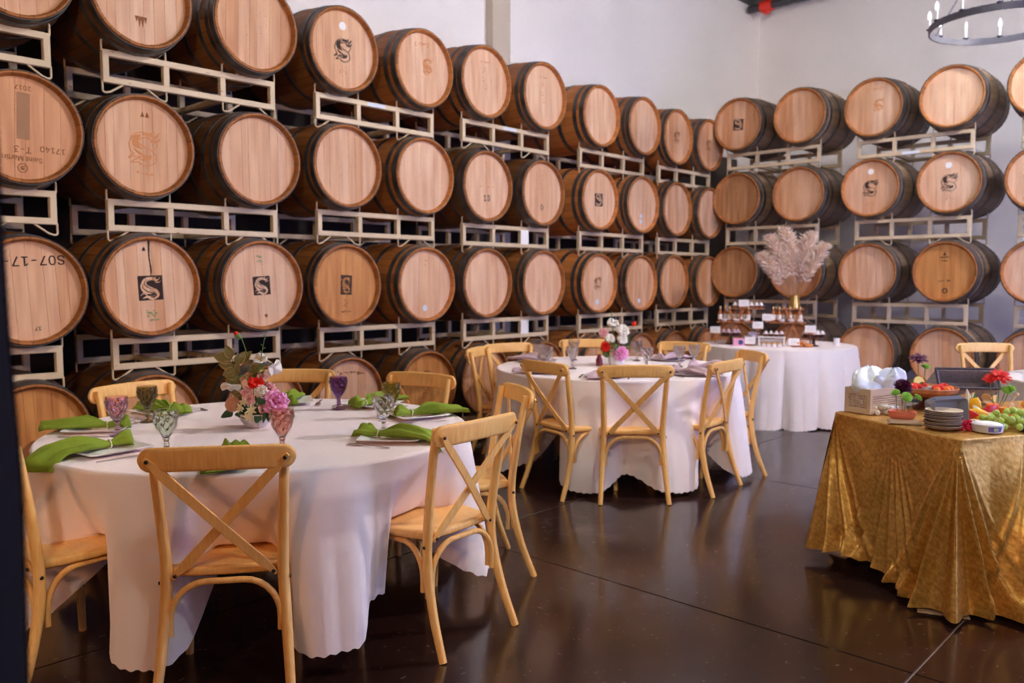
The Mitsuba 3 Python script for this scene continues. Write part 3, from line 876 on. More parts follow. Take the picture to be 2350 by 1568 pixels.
# ------------------------------------------------------------------ tableware
def napkin(seed, col, L=.34):
    r = np.random.default_rng(seed)
    n, m = 34, 64
    ph = np.arange(m) * 2 * PI / m
    rings = []
    k1, k2, k3 = r.uniform(0, 6.3, 3)
    for u in np.linspace(0, 1, n):
        s = -.145 + L * u
        d = (s + .062)
        w = .0135 + (.042 * smooth01(-d / .07) if d < 0 else .064 * smooth01(d / .16) ** .8)
        h = .013 + (.012 * smooth01(-d / .06) if d < 0 else .012 * smooth01(d / .12) - .008 * smooth01((d - .1) / .14))
        fade = math.sqrt(max(0.05, 1 - max(0, (abs(u - .5) - .455) / .045) ** 2))
        amp = smooth01(abs(d) / .05)
        y = w * np.cos(ph) * (1 + .10 * amp * np.sin(3 * ph + k1))
        pleat = .45 * np.cos(8.5 * np.cos(ph) + k2 + 2.0 * d / .1) + .3 * np.cos(5 * np.cos(ph) * (1 + .6 * d) + k3)
        up = np.sin(ph) > 0
        z = h * (1 + np.where(up, np.sin(ph) ** .6 if False else np.abs(np.sin(ph)) ** .7 * (1 + .75 * amp * pleat), -np.abs(np.sin(ph)) * .9)) * fade + .002
        x = s + .022 * amp * np.sin(2 * np.cos(ph) + k1 + k2) * (u - .35) * 2.2
        droop = -.05 * smooth01((s - .135) / .1) if L > .35 else 0
        rings.append(np.stack([x * np.ones(m), y, np.maximum(z + droop, .001 + droop)], -1))
    return P(loft(rings), col, 55)


def linen_tex(name, c0, c1):
    c0, c1 = lin(*c0), lin(*c1)

    def fn(p, n, uv):
        return mikit.mix(c0, c1, mikit.noise(p.x * 900, p.y * 900, p.z * 900) * .6 + .4 * mikit.fbm(p.x * 25, p.y * 25, p.z * 25))
    mat(name, mikit.proc(fn), .85, .15, two=True, sheen=.4)


linen_tex('napkin_green', (92, 112, 26), (136, 156, 58))
linen_tex('napkin_mauve', (176, 148, 156), (212, 188, 196))
mat('pearl', lin(238, 230, 222), .2, .6)


def rsq(w, r, n=8):
    """A rounded square outline."""
    a = np.array(Polygon([(-w, -w), (w, -w), (w, w), (-w, w)]).buffer(-r).buffer(r, n).exterior.coords)[:-1]
    return a


def plate_mesh(w=.128):
    rings = []
    for k, z in ((.30, .0), (.56, .0), (.60, .003), (.97, .017), (1.0, .0195), (.985, .0215), (.66, .0085), (.60, .006), (.3, .006)):
        o = rsq(w * k, .014 * k + .004)
        rings.append(np.c_[o, np.full(len(o), z)])
    m = len(rings[0])
    return loft(rings)


def round_plate(r, h=.014):
    return lathe([(0, 0), (r * .62, 0), (r * .68, .003), (r * .97, h - .003), (r, h), (r * .98, h + .0018), (r * .68, .0065), (r * .6, .005), (0, .005)], 48)


def fork_mesh():
    g = [sbox(-.1, -.003, .02, .003), Polygon([(.02, -.003), (.045, -.011), (.06, -.0125), (.06, .0125), (.045, .011), (.02, .003)])]
    g += [sbox(.058, y - .0018, .098, y + .0018) for y in (-.0107, -.0036, .0036, .0107)]
    g += [Polygon([(-.1, -.003), (-.075, -.005), (-.05, -.003), (-.05, .003), (-.075, .005), (-.1, .003)]).buffer(.0015)]
    m = extr(unary_union(g).buffer(.0003), .0018)
    m = m.subdivide_to_size(.012)
    x = m.vertices[:, 0]
    m.vertices[:, 2] += .010 * np.exp(-((x - .045) / .03) ** 2) * .6 + .004 * np.exp(-((x + .03) / .06) ** 2)
    return P(m, 'cutlery', 30)


def knife_mesh():
    g = unary_union([Polygon([(-.11, -.0045), (-.02, -.0042), (-.015, -.003), (-.015, .003), (-.02, .0042), (-.11, .0045)]).buffer(.0015), Polygon([(-.016, -.004), (.09, -.008), (.105, -.004), (.112, .003), (.10, .0055), (-.016, .005)])])
    return P(extr(g, .0024), 'cutlery', False)


FORK, KNIFE = fork_mesh(), knife_mesh()
PLATE = P(plate_mesh(), 'porcelain', 30)
NAPS = [napkin(60 + k, 'napkin_green', .36 if k % 3 == 0 else .33) for k in range(8)]
NAPM = [napkin(80 + k, 'napkin_mauve') for k in range(3)]


def pearl_ring():
    n = 15
    ms = []
    for i in range(n):
        a = 2 * PI * i / n
        ms.append(ball(.0036, 1, c=(0.0015 * math.sin(3 * a), .0175 * math.cos(a), .0165 + .0165 * math.sin(a))))
    return P(cat(ms), 'pearl', True)


PEARLS = pearl_ring()


def goblet(h=.168):
    """Pressed glass with lozenges: foot, knopped stem, bowl with an inside."""
    pr_ = [(0, 0), (.030, 0), (.034, .002), (.033, .004), (.022, .008), (.010, .014), (.0085, .022), (.0105, .028), (.0125, .033), (.0095, .039), (.0078, .045), (.0105, .052), (.013, .057), (.010, .061)]
    nb = 26
    outer = []
    for u in np.linspace(0, 1, nb):
        outer.append((.012 + (.0455 - .012) * math.sin(min(1, u * 1.25) * PI / 2) ** .85 - .0015 * max(0, u - .8) / .2, .064 + (h - .064) * u))
    inner = [(r - .0032, max(z, .070)) for r, z in outer[::-1] if z > .074] + [(.006, .0715), (0, .0705)]
    p = pr_ + outer + [(outer[-1][0] - .0016, h + .0008)] + inner
    i0, i1 = len(pr_), len(pr_) + nb

    def mod(th, k, pp):
        z = pp[:, 1:2]
        u = (z - .064) / (h - .064)
        band = (k >= i0) & (k < i1)
        a = np.abs(((th * 8 / (2 * PI) + u * 2.6) % 1) - .5) * 2
        b = np.abs(((th * 8 / (2 * PI) - u * 2.6) % 1) - .5) * 2
        f = np.minimum(a, b)
        amp = .10 * np.clip(u * 5, 0, 1) * np.clip((.93 - u) * 9, 0, 1)
        return np.where(band, 1 + amp * (np.minimum(a * b * 1.6, 1) - .35), 1 + 0 * th)
    return lathe(p, 96, mod)


GOB = goblet()


def glass(name, c):
    t = np.array(lin(*c)) ** (1 / 4)
    scene[name] = {'type': 'dielectric', 'int_ior': 1.45, 'specular_transmittance': rgb(t)}
    return P(GOB, name, 40)


GLASS = {'lilac': glass('glass_lilac', (226, 174, 224)), 'smoke': glass('glass_smoke', (108, 100, 68)), 'pale green': glass('glass_green', (222, 240, 224)), 'rose': glass('glass_rose', (218, 150, 132)),
         'purple': glass('glass_purple', (112, 66, 142)), 'olive': glass('glass_olive', (154, 144, 62)), 'clear': glass('glass_clear', (250, 250, 250))}
ZT = .7575


def setting(c, ang, r, where, nap, plate, pname, ring=True, grp='near', offs=(0, 0), gob=None, overhang=0.0, only=None, nname='leaf-green'):
    a = math.radians(ang)
    x, y = around(c, ang, r)
    base = mv(x, y, ZT, ang)
    solo('dinner_plate', plate, f'{pname} {where}', 'plate', base @ rot([0, 0, 1], offs[0]), f'dinner plates on the {grp} table')
    nm = base @ mv(.005 + overhang, offs[1], .0085, offs[0] * .5)
    solo('napkin', nap, f'{nname} napkin gathered on the plate {where}', 'napkin', nm, f'napkins on the {grp} table')
    if ring:
        solo('napkin_ring', PEARLS, f'pearl string round the green napkin {where}', 'napkin ring', nm @ mv(-.062, 0, -.001), f'napkin rings on the {grp} table')
    for nm2, s, off, sgn in (('fork', FORK, .165, -1), ('knife', KNIFE, -.165, -1)):
        # left hand of a sitter that looks towards the middle
        M = base @ mv(-.005, -off if nm2 == 'fork' else -off, .0005, 180 if nm2 == 'fork' else 178)
        solo(nm2, s, f'steel dinner {nm2} beside the plate {where}', nm2, M, f'cutlery on the {grp} table')


def put_goblet(c, ang, r, kind, label, grp):
    x, y = around(c, ang, r)
    solo('goblet', GLASS[kind], label, 'goblet', mv(x, y, ZT, ang * 3), f'pressed glass goblets on the {grp} table')


SET = [(-87, .70, 'at the front left table edge', 4, -3, .03), (-131, .71, 'by the lilac goblet', 6, 0, .02), (-169, .72, 'behind the dark smoke goblet', -6, 0, 0), (140, .73, 'behind the pink peony', 10, 0, 0), (102, .73, 'by the olive goblet', 2, 0, 0),
       (66, .71, 'at the far right end', 8, 0, .03), (18, .68, 'left of the turned chair', 24, 0, 0), (-37, .70, 'behind the rail of the front chair', 5, -.03, .03)]
for i, (a, r, w, o, dy, ov) in enumerate(SET):
    setting(N0, a, r, w, NAPS[i], PLATE, 'square white porcelain plate', offs=(o, dy * .01 if abs(dy) > 1 else dy), overhang=ov)
for a, r, k, lb in [(-117, .60, 'lilac', 'lilac pressed glass goblet at the left of the near table'), (-150, .60, 'smoke', 'dark smoke-olive pressed glass goblet at the left of the near table'), (-67, .60, 'pale green', 'pale green pressed glass goblet behind the front chair'),
                    (-24, .60, 'rose', 'rose-brown pressed glass goblet right of the flower bowl'), (109, .56, 'purple', 'deep purple pressed glass goblet near the far edge of the near table'), (70, .60, 'olive', 'olive green pressed glass goblet behind the clear one'), (27, .585, 'clear', 'clear pressed glass goblet in front of the olive one')]:
    put_goblet(N0, a, r, k, lb, 'near')

# ------------------------------------------------------------------ flowers
for nm, c in dict(petal_white=(240, 234, 226), petal_peony=(240, 170, 216), petal_pink=(232, 176, 178), petal_red=(226, 40, 26), petal_peach=(232, 196, 170), petal_cream=(226, 214, 170), petal_wine=(74, 16, 52), petal_yellow=(226, 190, 70), petal_green=(150, 196, 84), petal_scarlet=(206, 34, 24)).items():
    mat(nm, lin(*c), .6, .3, two=True, sheen=.3)
for nm, c in dict(leaf_dark=(44, 74, 40), leaf_mid=(70, 104, 50), leaf_olive=(120, 112, 68), leaf_edge=(176, 150, 84), stem_green=(92, 120, 62)).items():
    mat(nm, lin(*c), .5, .4, two=True)


def petal(L, W, curl=0.0, cup=0.0, tip=.5, ruf=0.0, seed=0, nu=7, nv=7):
    """A petal that grows along +z, its face towards +y."""
    r = np.random.default_rng(seed)
    u, v = np.meshgrid(np.linspace(0, 1, nu), np.linspace(-1, 1, nv), indexing='ij')
    w = W * np.clip(np.sin(PI * np.clip(u, 0, 1) ** (.45 + tip * .5)) ** .75 + .06, .04, None) * np.where(u > .99, .35, 1)
    k = r.uniform(0, 6)
    x = v * w
    y = curl * L * u ** 2 + cup * W * v * v * np.sin(PI * np.clip(u, .05, .95)) + ruf * L * u * np.sin(v * 7 + k)
    return grid_mesh(np.stack([x, y, L * u], -1))


def bloom(layers, seed=1):
    """layers: (count, tilt from the axis, length, half width, curl, cup, ruffle, base radius, height)."""
    r = np.random.default_rng(seed)
    ms = []
    for n, tilt, L, W, curl, cup, ruf, br, hz in layers:
        p0 = r.uniform(0, 6.28)
        for i in range(n):
            p = petal(L * r.uniform(.9, 1.1), W * r.uniform(.9, 1.1), curl, cup, .5, ruf, int(r.integers(1e6)), 6, 5)
            M = rot([0, 0, 1], math.degrees(p0) + 360 * i / n + r.uniform(-8, 8)) @ mv(0, -br, hz) @ rot([1, 0, 0], tilt + r.uniform(-7, 7))
            ms.append(xf(p, M))
    return cat(ms)


def mum(R, n=130, seed=2, flat=.75, L=.5, W=.11):
    """A button chrysanthemum or dahlia: narrow petals over a dome."""
    r = np.random.default_rng(seed)
    ms = [ball(R * .62, 2, (1, 1, flat))]
    for i in range(n):
        t = math.acos(1 - 1.35 * (i + .5) / n)
        az = i * 2.39996
        p = petal(R * L, R * W, .25, -.3, .6, 0, i, 4, 3)
        M = rot([0, 0, 1], math.degrees(az)) @ rot([1, 0, 0], math.degrees(t)) @ mv(0, 0, R * .55)
        q = xf(p, M)
        q.apply_scale([1, 1, flat])
        ms.append(q)
    return cat(ms)


PEONY = bloom([(9, 88, .046, .021, -.25, -.5, .05, .004, 0), (9, 68, .045, .022, -.3, -.55, .06, .004, .004), (9, 48, .042, .021, -.28, -.6, .07, .004, .007), (8, 28, .040, .019, -.2, -.6, .09, .003, .01), (7, 10, .036, .016, .1, -.6, .10, .002, .012)], 5)
POPPY = bloom([(3, 52, .036, .026, -.35, -.6, .03, .002, 0), (3, 38, .036, .025, -.3, -.6, .03, .002, .001)], 6)
POPPYFLAT = bloom([(4, 74, .034, .028, -.3, -.4, .06, .002, 0), (4, 56, .032, .024, -.2, -.4, .08, .002, .002), (3, 30, .022, .014, 0, -.4, .1, .002, .003)], 7)
RANUN = bloom([(8, 60, .024, .014, -.4, -.7, .02, .002, 0), (8, 40, .023, .013, -.5, -.8, .02, .002, .002), (7, 22, .021, .012, -.5, -.8, .02, .002, .003), (6, 8, .018, .009, -.4, -.8, .02, .001, .004)], 8)
STAR = bloom([(6, 66, .026, .006, -.15, .3, 0, .001, 0)], 9)
ORCHID = bloom([(5, 62, .027, .014, -.25, -.4, .06, .001, 0), (3, 25, .016, .008, .3, -.5, .05, .001, .002)], 10)
BALL = mum(.036, 150, 3, .92, .48, .13)
GERBERA = bloom([(22, 84, .036, .0045, -.12, -.3, 0, .004, 0), (20, 74, .032, .004, -.12, -.3, 0, .004, .003), (16, 50, .014, .003, -.1, -.3, 0, .003, .004)], 11)
DAHLIA = mum(.040, 170, 12, .85, .55, .12)
BUTTON = mum(.020, 70, 13, .6, .6, .16)
LEAF = petal(1, .34, -.18, .25, .35, .02, 3, 9, 7)
LEAFLONG = petal(1, .13, -.35, .4, .4, .03, 4, 9, 5)


def face(v):
    """Rotation that turns +z to v."""
    M = trimesh.geometry.align_vectors([0, 0, 1], np.array(v, float) / np.linalg.norm(v))
    return T([[float(x) for x in row] for row in M])


def leafmat(base, direction, size, twist=0):
    return mv(*base) @ face(direction) @ rot([0, 0, 1], twist) @ T().scale([size] * 3)


# flower bowl of the near table: local x to the right of the picture, y away, z up
RIGHT = math.degrees(math.atan2(-math.sin(YAW), math.cos(YAW)))
BC = (1.81, 1.91)
fb = thing('flower_bowl', 'small white ceramic bowl holding the tall flower arrangement on the near table', 'bowl', mv(BC[0], BC[1], ZT, RIGHT))
BOWL = lathe([(0, 0), (.030, 0), (.052, .012), (.070, .034), (.078, .058), (.0795, .066), (.0775, .067), (.070, .052), (.05, .03), (0, .022)], 48, lambda th, k, p: 1 + .012 * np.sin(9 * th) * (p[:, 1:2] > .05))
scene[fb] = {**P(BOWL, 'porcelain', 40), 'to_world': place[fb]}
fa = thing('flower_arrangement', 'arrangement of peony, poppies and variegated leaves in the white bowl on the near table', 'flowers', mv(BC[0], BC[1], ZT, RIGHT))
put(fa, 'moss', P(bumpy(ball(.072, 3, (1, 1, .45), (0, 0, .05)), .012, 60), 'leaf_dark', True))
put(fa, 'peony', P(PEONY, 'petal_peony', True), mv(.098, -.045, .118) @ face((.45, -.75, .45)) @ T().scale([1.22] * 3), 'large pink peony')
put(fa, 'peony', P(PEONY, 'petal_pink', True), mv(.045, .01, .165) @ face((.2, -.3, .9)) @ T().scale([.85] * 3), 'pale pink bloom')
put(fa, 'ranunculus', P(RANUN, 'petal_white', True), mv(.036, -.045, .168) @ face((-.1, -.8, .6)) @ T().scale([1.15] * 3), 'white double bloom')
put(fa, 'dahlia', P(BALL, 'petal_peach', True), mv(-.095, -.03, .108) @ face((-.2, -.85, .4)), 'peach ball dahlia')
def stemmed(keyname, mesh, m_, tip, axis, scale, label, base=(0, 0, .06), bow=(0, 0, 0), centre=None):
    tip = np.array(tip)
    ax = np.array(axis, float) / np.linalg.norm(axis)
    mid = (np.array(base) + tip) / 2 + np.array(bow)
    put(fa, 'stem', P(tube(spline([base, mid, tip - ax * .012, tip], 18), .0019, 6), 'stem_green', 60))
    f = put(fa, keyname, P(mesh, m_, True), mv(*tip) @ face(ax) @ T().scale([scale] * 3), label)
    if centre:
        k = f + '__centre'
        place[k] = place[f]
        scene[k] = {**P(ball(.006, 2, c=(0, 0, .006)), centre, True), 'to_world': place[f]}


stemmed('poppy', POPPY, 'petal_white', (.022, .0, .305), (-.25, -.45, .9), .95, 'white poppy with yellow centre', centre='petal_yellow', bow=(.02, 0, .03))
stemmed('poppy', POPPY, 'petal_white', (.085, -.02, .272), (.75, -.25, -.35), 1.15, 'white drooping poppy', bow=(.0, 0, .10))
stemmed('poppy', POPPY, 'petal_white', (-.094, -.05, .198), (-.05, -.1, -1), 1.25, 'white nodding poppy', bow=(.01, 0, .10))
stemmed('poppy', POPPYFLAT, 'petal_red', (.008, -.03, .205), (.05, -.35, .85), 1.05, 'scarlet poppy')
stemmed('poppy_bud', ball(.012, 2, (1, 1, 1.35), (0, 0, .008)), 'stem_green', (-.072, .01, .405), (-.75, -.2, .6), 1.05, 'green poppy bud', bow=(.02, 0, .01))
put(fa, 'bud_petal', P(bumpy(ball(.0105, 2, (1, 1, 1.1)), .0015, 200), 'petal_red', True), mv(-.086, .006, .422), 'red petals breaking from the bud')
for p, ax in (((-.028, -.05, .165), (-.2, -.8, .4)), ((-.012, -.06, .135), (.3, -.8, .3)), ((.03, .0, .232), (.2, -.6, .6)), ((.05, -.06, .098), (.3, -.8, .1))):
    put(fa, 'orchid', P(ORCHID, 'petal_pink', True), mv(*p) @ face(ax))
for p, ax in (((-.03, -.07, .125), (-.3, -.8, .4)), ((.004, -.085, .088), (.1, -.9, .3)), ((-.012, -.08, .062), (0, -.9, -.2)), ((-.045, -.075, .10), (-.5, -.8, .1))):
    put(fa, 'star_flower', P(STAR, 'petal_cream', True), mv(*p) @ face(ax))
# flower spike with green buds
sp = spline([(.005, .01, .06), (.012, .0, .22), (.03, -.005, .33), (.054, -.01, .44)], 24)
put(fa, 'stem', P(tube(sp, np.linspace(.0028, .0012, 24), 6), 'stem_green', 60))
for i in range(15):
    q = sp[9 + i]
    d = np.array([math.cos(i * 2.4), math.sin(i * 2.4), .5])
    s = .0085 * (1 - i / 19)
    put(fa, 'spike_bud', P(tube([q, q + d * .004, q + d * (.004 + s), q + d * (.004 + 2 * s)], [.001, .001, s * .62, s * .2], 8), 'leaf_mid', 60))
# variegated branch at the left
br = spline([(-.02, .0, .06), (-.055, .0, .16), (-.085, .0, .24), (-.105, .0, .315)], 20)
put(fa, 'branch', P(tube(br, np.linspace(.003, .0015, 20), 6), 'leaf_olive', 60))
br2 = spline([(-.02, .0, .06), (-.02, .02, .2), (-.06, .02, .30)], 14)
put(fa, 'branch', P(tube(br2, np.linspace(.002, .001, 14), 6), 'leaf_olive', 60))
rl = np.random.default_rng(33)
for b, d, s in [((-.105, 0, .315), (-.35, -.2, .8), .062), ((-.104, 0, .312), (-1, -.1, .12), .085), ((-.09, 0, .29), (.75, .0, .75), .07), ((-.098, 0, .28), (-1, -.1, .0), .07), ((-.092, 0, .26), (-.9, -.3, -.4), .06),
                ((-.08, 0, .245), (.1, -.4, .9), .06), ((-.078, 0, .23), (-.9, -.2, .15), .065), ((-.07, 0, .205), (-.95, -.1, .1), .07), ((-.062, 0, .19), (-.9, -.2, -.3), .065), ((-.055, 0, .17), (-.9, -.3, -.2), .06),
                ((-.06, .02, .29), (.5, -.2, .8), .065), ((-.04, .02, .25), (.9, -.1, .35), .075), ((-.03, .02, .22), (.8, -.2, .3), .07), ((-.05, 0, .15), (-.8, -.4, -.1), .05), ((-.045, .02, .2), (.4, -.5, .6), .06), ((-.05, .01, .13), (-.6, -.6, .2), .05)]:
    tw = rl.uniform(-40, 40) + 180
    put(fa, 'variegated_leaf', P(LEAF, 'leaf_edge', True), leafmat(b, d, s * 1.0, tw))
    put(fa, 'leaf_blade', P(petal(.96, .27, -.18, .25, .35, .02, 3, 9, 7), 'leaf_olive', True), leafmat(np.array(b) + np.array([0, -.0012, .0012]), d, s, tw))
for i in range(26):
    a = rl.uniform(0, 2 * PI)
    R_ = rl.uniform(.03, .07)
    b = (R_ * math.cos(a), R_ * math.sin(a) * .9, rl.uniform(.06, .10))
    put(fa, 'leaf', P(LEAF, 'leaf_dark' if i % 3 else 'leaf_mid', True), leafmat(b, (math.cos(a), math.sin(a), rl.uniform(-.5, .7)), rl.uniform(.03, .05), rl.uniform(0, 360)))
for b, d, s in [((.045, -.06, .075), (.3, -.4, -.8), .05), ((.06, -.06, .07), (.5, -.4, -.7), .045), ((.07, -.05, .075), (.7, -.4, -.5), .05), ((.03, -.07, .07), (-.1, -.4, -.8), .045), ((.05, -.05, .10), (.2, -.5, .6), .06), ((-.10, -.02, .07), (-.9, -.2, -.3), .055), ((.04, -.07, .11), (.1, -.5, .8), .055)]:
    put(fa, 'leaf', P(LEAF, 'leaf_dark', True), leafmat(b, d, s, rl.uniform(-30, 30)))
ms = [tube(spline([(.06, -.05, .07), (.085, -.07, .04), (.10, -.09, .012), (.105, -.1, -.0 + .006)], 12), .0009, 5), tube(spline([(.03, -.07, .07), (.035, -.09, .03), (.036, -.1, .006)], 10), .0009, 5)]
ms += [ball(.003, 1, c=(.08 + .006 * math.cos(i * 2.1), -.06 + .006 * math.sin(i * 2.1), .05 + .012 * ((i * 7) % 5))) for i in range(26)]
put(fa, 'trailing_berries', P(cat(ms), 'leaf_mid', True), kind='stuff', label='fine trailing green filler')
# a lime green leaf on the cloth edge of the front place
x, y = around(N0, -33, .93)

# ------------------------------------------------------------------ far table: settings, goblets, flowers
CHARGER = P(round_plate(.145), 'charger_grey' if False else mat('charger', lin(178, 168, 172), .35, .5), 40)
for i, (a, r, w) in enumerate([(-60, .70, 'left of the front chair of the far table'), (-102, .70, 'at the left end of the far table'), (190, .72, 'near the far left chair of the far table'), (88, .70, 'near the far right chair of the far table'), (30, .69, 'at the right end of the far table'), (-8, .70, 'on the right side of the far table')]):
    setting(F0, a, r, w, NAPM[i % 3], CHARGER, 'grey glazed charger plate', ring=False, grp='far', offs=(8 * (i % 3) - 8, 0), nname='mauve gauze')
for i, (a, r, lb) in enumerate([(-122, .55, 'clear goblet at the left of the far table, nearer one'), (-150, .60, 'clear goblet at the left of the far table, farther one'), (-112, .38, 'clear goblet left of the red flower'), (160, .62, 'clear goblet behind the red flower'), (106, .50, 'clear goblet right of the flowers, farther one'),
                                (-5, .30, 'clear goblet just right of the pink peony'), (40, .48, 'clear goblet before the far right chair'), (50, .62, 'clear goblet nearest the dessert table')]):
    put_goblet(F0, a, r, 'clear', lb, 'far')
VC = (1.42, 5.20)
fv = thing('flower_vase', 'round white vase holding the pink and red flowers on the far table', 'vase', mv(VC[0], VC[1], ZT, RIGHT))
scene[fv] = {**P(lathe([(0, 0), (.04, 0), (.062, .02), (.066, .05), (.058, .075), (.05, .082), (.047, .08), (.055, .05), (0, .02)], 40), 'porcelain', 40), 'to_world': place[fv]}
fa = thing('flower_arrangement', 'arrangement of pink peony, red ranunculus and white poppies on the far table', 'flowers', mv(VC[0], VC[1], ZT, RIGHT))
put(fa, 'peony', P(PEONY, 'petal_peony', True), mv(.025, -.05, .10) @ face((.15, -.7, .6)) @ T().scale([1.25] * 3), 'large pink peony')
put(fa, 'ranunculus', P(PEONY, 'petal_red', True), mv(-.085, -.03, .15) @ face((-.3, -.8, .5)) @ T().scale([.85] * 3), 'red ranunculus')
stemmed('poppy', POPPY, 'petal_white', (-.03, 0, .33), (-.1, -.6, .7), 1.2, 'white poppy', bow=(0, 0, .02))
stemmed('poppy', RANUN, 'petal_white', (.045, -.01, .27), (.1, -.8, .6), 1.9, 'white ranunculus')
stemmed('poppy', RANUN, 'petal_pink', (-.10, 0, .255), (-.3, -.8, .5), 1.5, 'pale pink ranunculus')
stemmed('poppy', RANUN, 'petal_white', (.04, -.02, .205), (.2, -.8, .5), 1.6, 'white ranunculus')
stemmed('poppy', RANUN, 'petal_white', (-.055, -.02, .21), (0, -.8, .5), 1.5, 'white ranunculus')
stemmed('poppy_bud', ball(.016, 2, (1, 1, 1.35)), 'petal_red', (.135, 0, .325), (.4, -.1, .9), 1.0, 'coral poppy bud')
put(fa, 'stem', P(tube(spline([(0, 0, .06), (-.03, .0, .25), (-.04, .0, .42)], 14), .003, 6), 'leaf_mid', 60))
for i in range(22):
    a = rl.uniform(0, 2 * PI)
    b = (.05 * math.cos(a), .05 * math.sin(a), rl.uniform(.07, .2))
    put(fa, 'leaf', P(LEAF, 'leaf_mid' if i % 2 else 'leaf_olive', True), leafmat(b, (math.cos(a), math.sin(a) * .6, rl.uniform(0, 1)), rl.uniform(.05, .08), rl.uniform(0, 360)))
k = thing('bud_vase', 'small dark red glass bud vase beside the white vase on the far table', 'vase', mv(1.33, 5.10, ZT))
mat('glass_wine', lin(96, 18, 34), .12, .6)
scene[k] = {**P(lathe([(0, 0), (.022, 0), (.026, .012), (.024, .05), (.013, .075), (.014, .09), (.011, .09), (.010, .07), (0, .02)], 28), 'glass_wine', 40), 'to_world': place[k]}
# ------------------------------------------------------------------ gold velvet buffet table
GA, GE1, GE2 = np.array([3.549, 4.091]), np.array([.4848, .8746]), np.array([.8746, -.4848])
GL, GW = 1.83, .76
GANG = math.degrees(math.atan2(GE1[1], GE1[0]))
GC = GA + GE1 * GL / 2 + GE2 * GW / 2
gt = thing('buffet_table', 'rectangular folding table under the gold velvet cloth', 'table', mv(GC[0], GC[1], 0, GANG))
put(gt, 'tabletop', P(rbox(GL - .02, GW - .02, .03, (0, 0, .735), .005), 'table_wood', False))
for sx in (-1, 1):
    for sy in (-1, 1):
        put(gt, 'leg', P(tube([(sx * .72, sy * .27, 0), (sx * .72, sy * .27, .72)], .014, 10), 'steel_leg'))


def velvet_col(p, n, uv):
    a = mikit.fbm(p.x * 95 + p.z * 30, p.y * 95 + p.z * 30, p.z * 60)
    b = mikit.fbm(p.x * 7 + 2.0, p.y * 7, p.z * 3)
    return mikit.mix(lin(176, 120, 48), lin(230, 182, 104), mikit.smoothstep(.2, .85, .6 * a + .4 * b))


def velvet_bump(p, n, uv):
    return .005 * mikit.fbm(p.x * 13 + p.z * 6, p.y * 13 - p.z * 6, p.z * 8) + .002 * mikit.fbm(p.x * 50 + p.z * 30, p.y * 50, p.z * 30)


scene['gold_velvet'] = {'type': 'twosided', 'bsdf': {'type': 'bumpmap', 'arbitrary': mikit.proc(velvet_bump), 'scale': 1.0,
                        'bsdf': {'type': 'principled', 'base_color': mikit.proc(velvet_col), 'roughness': .34, 'metallic': .62, 'specular': .25, 'sheen': 1.0, 'sheen_tint': .8}}}


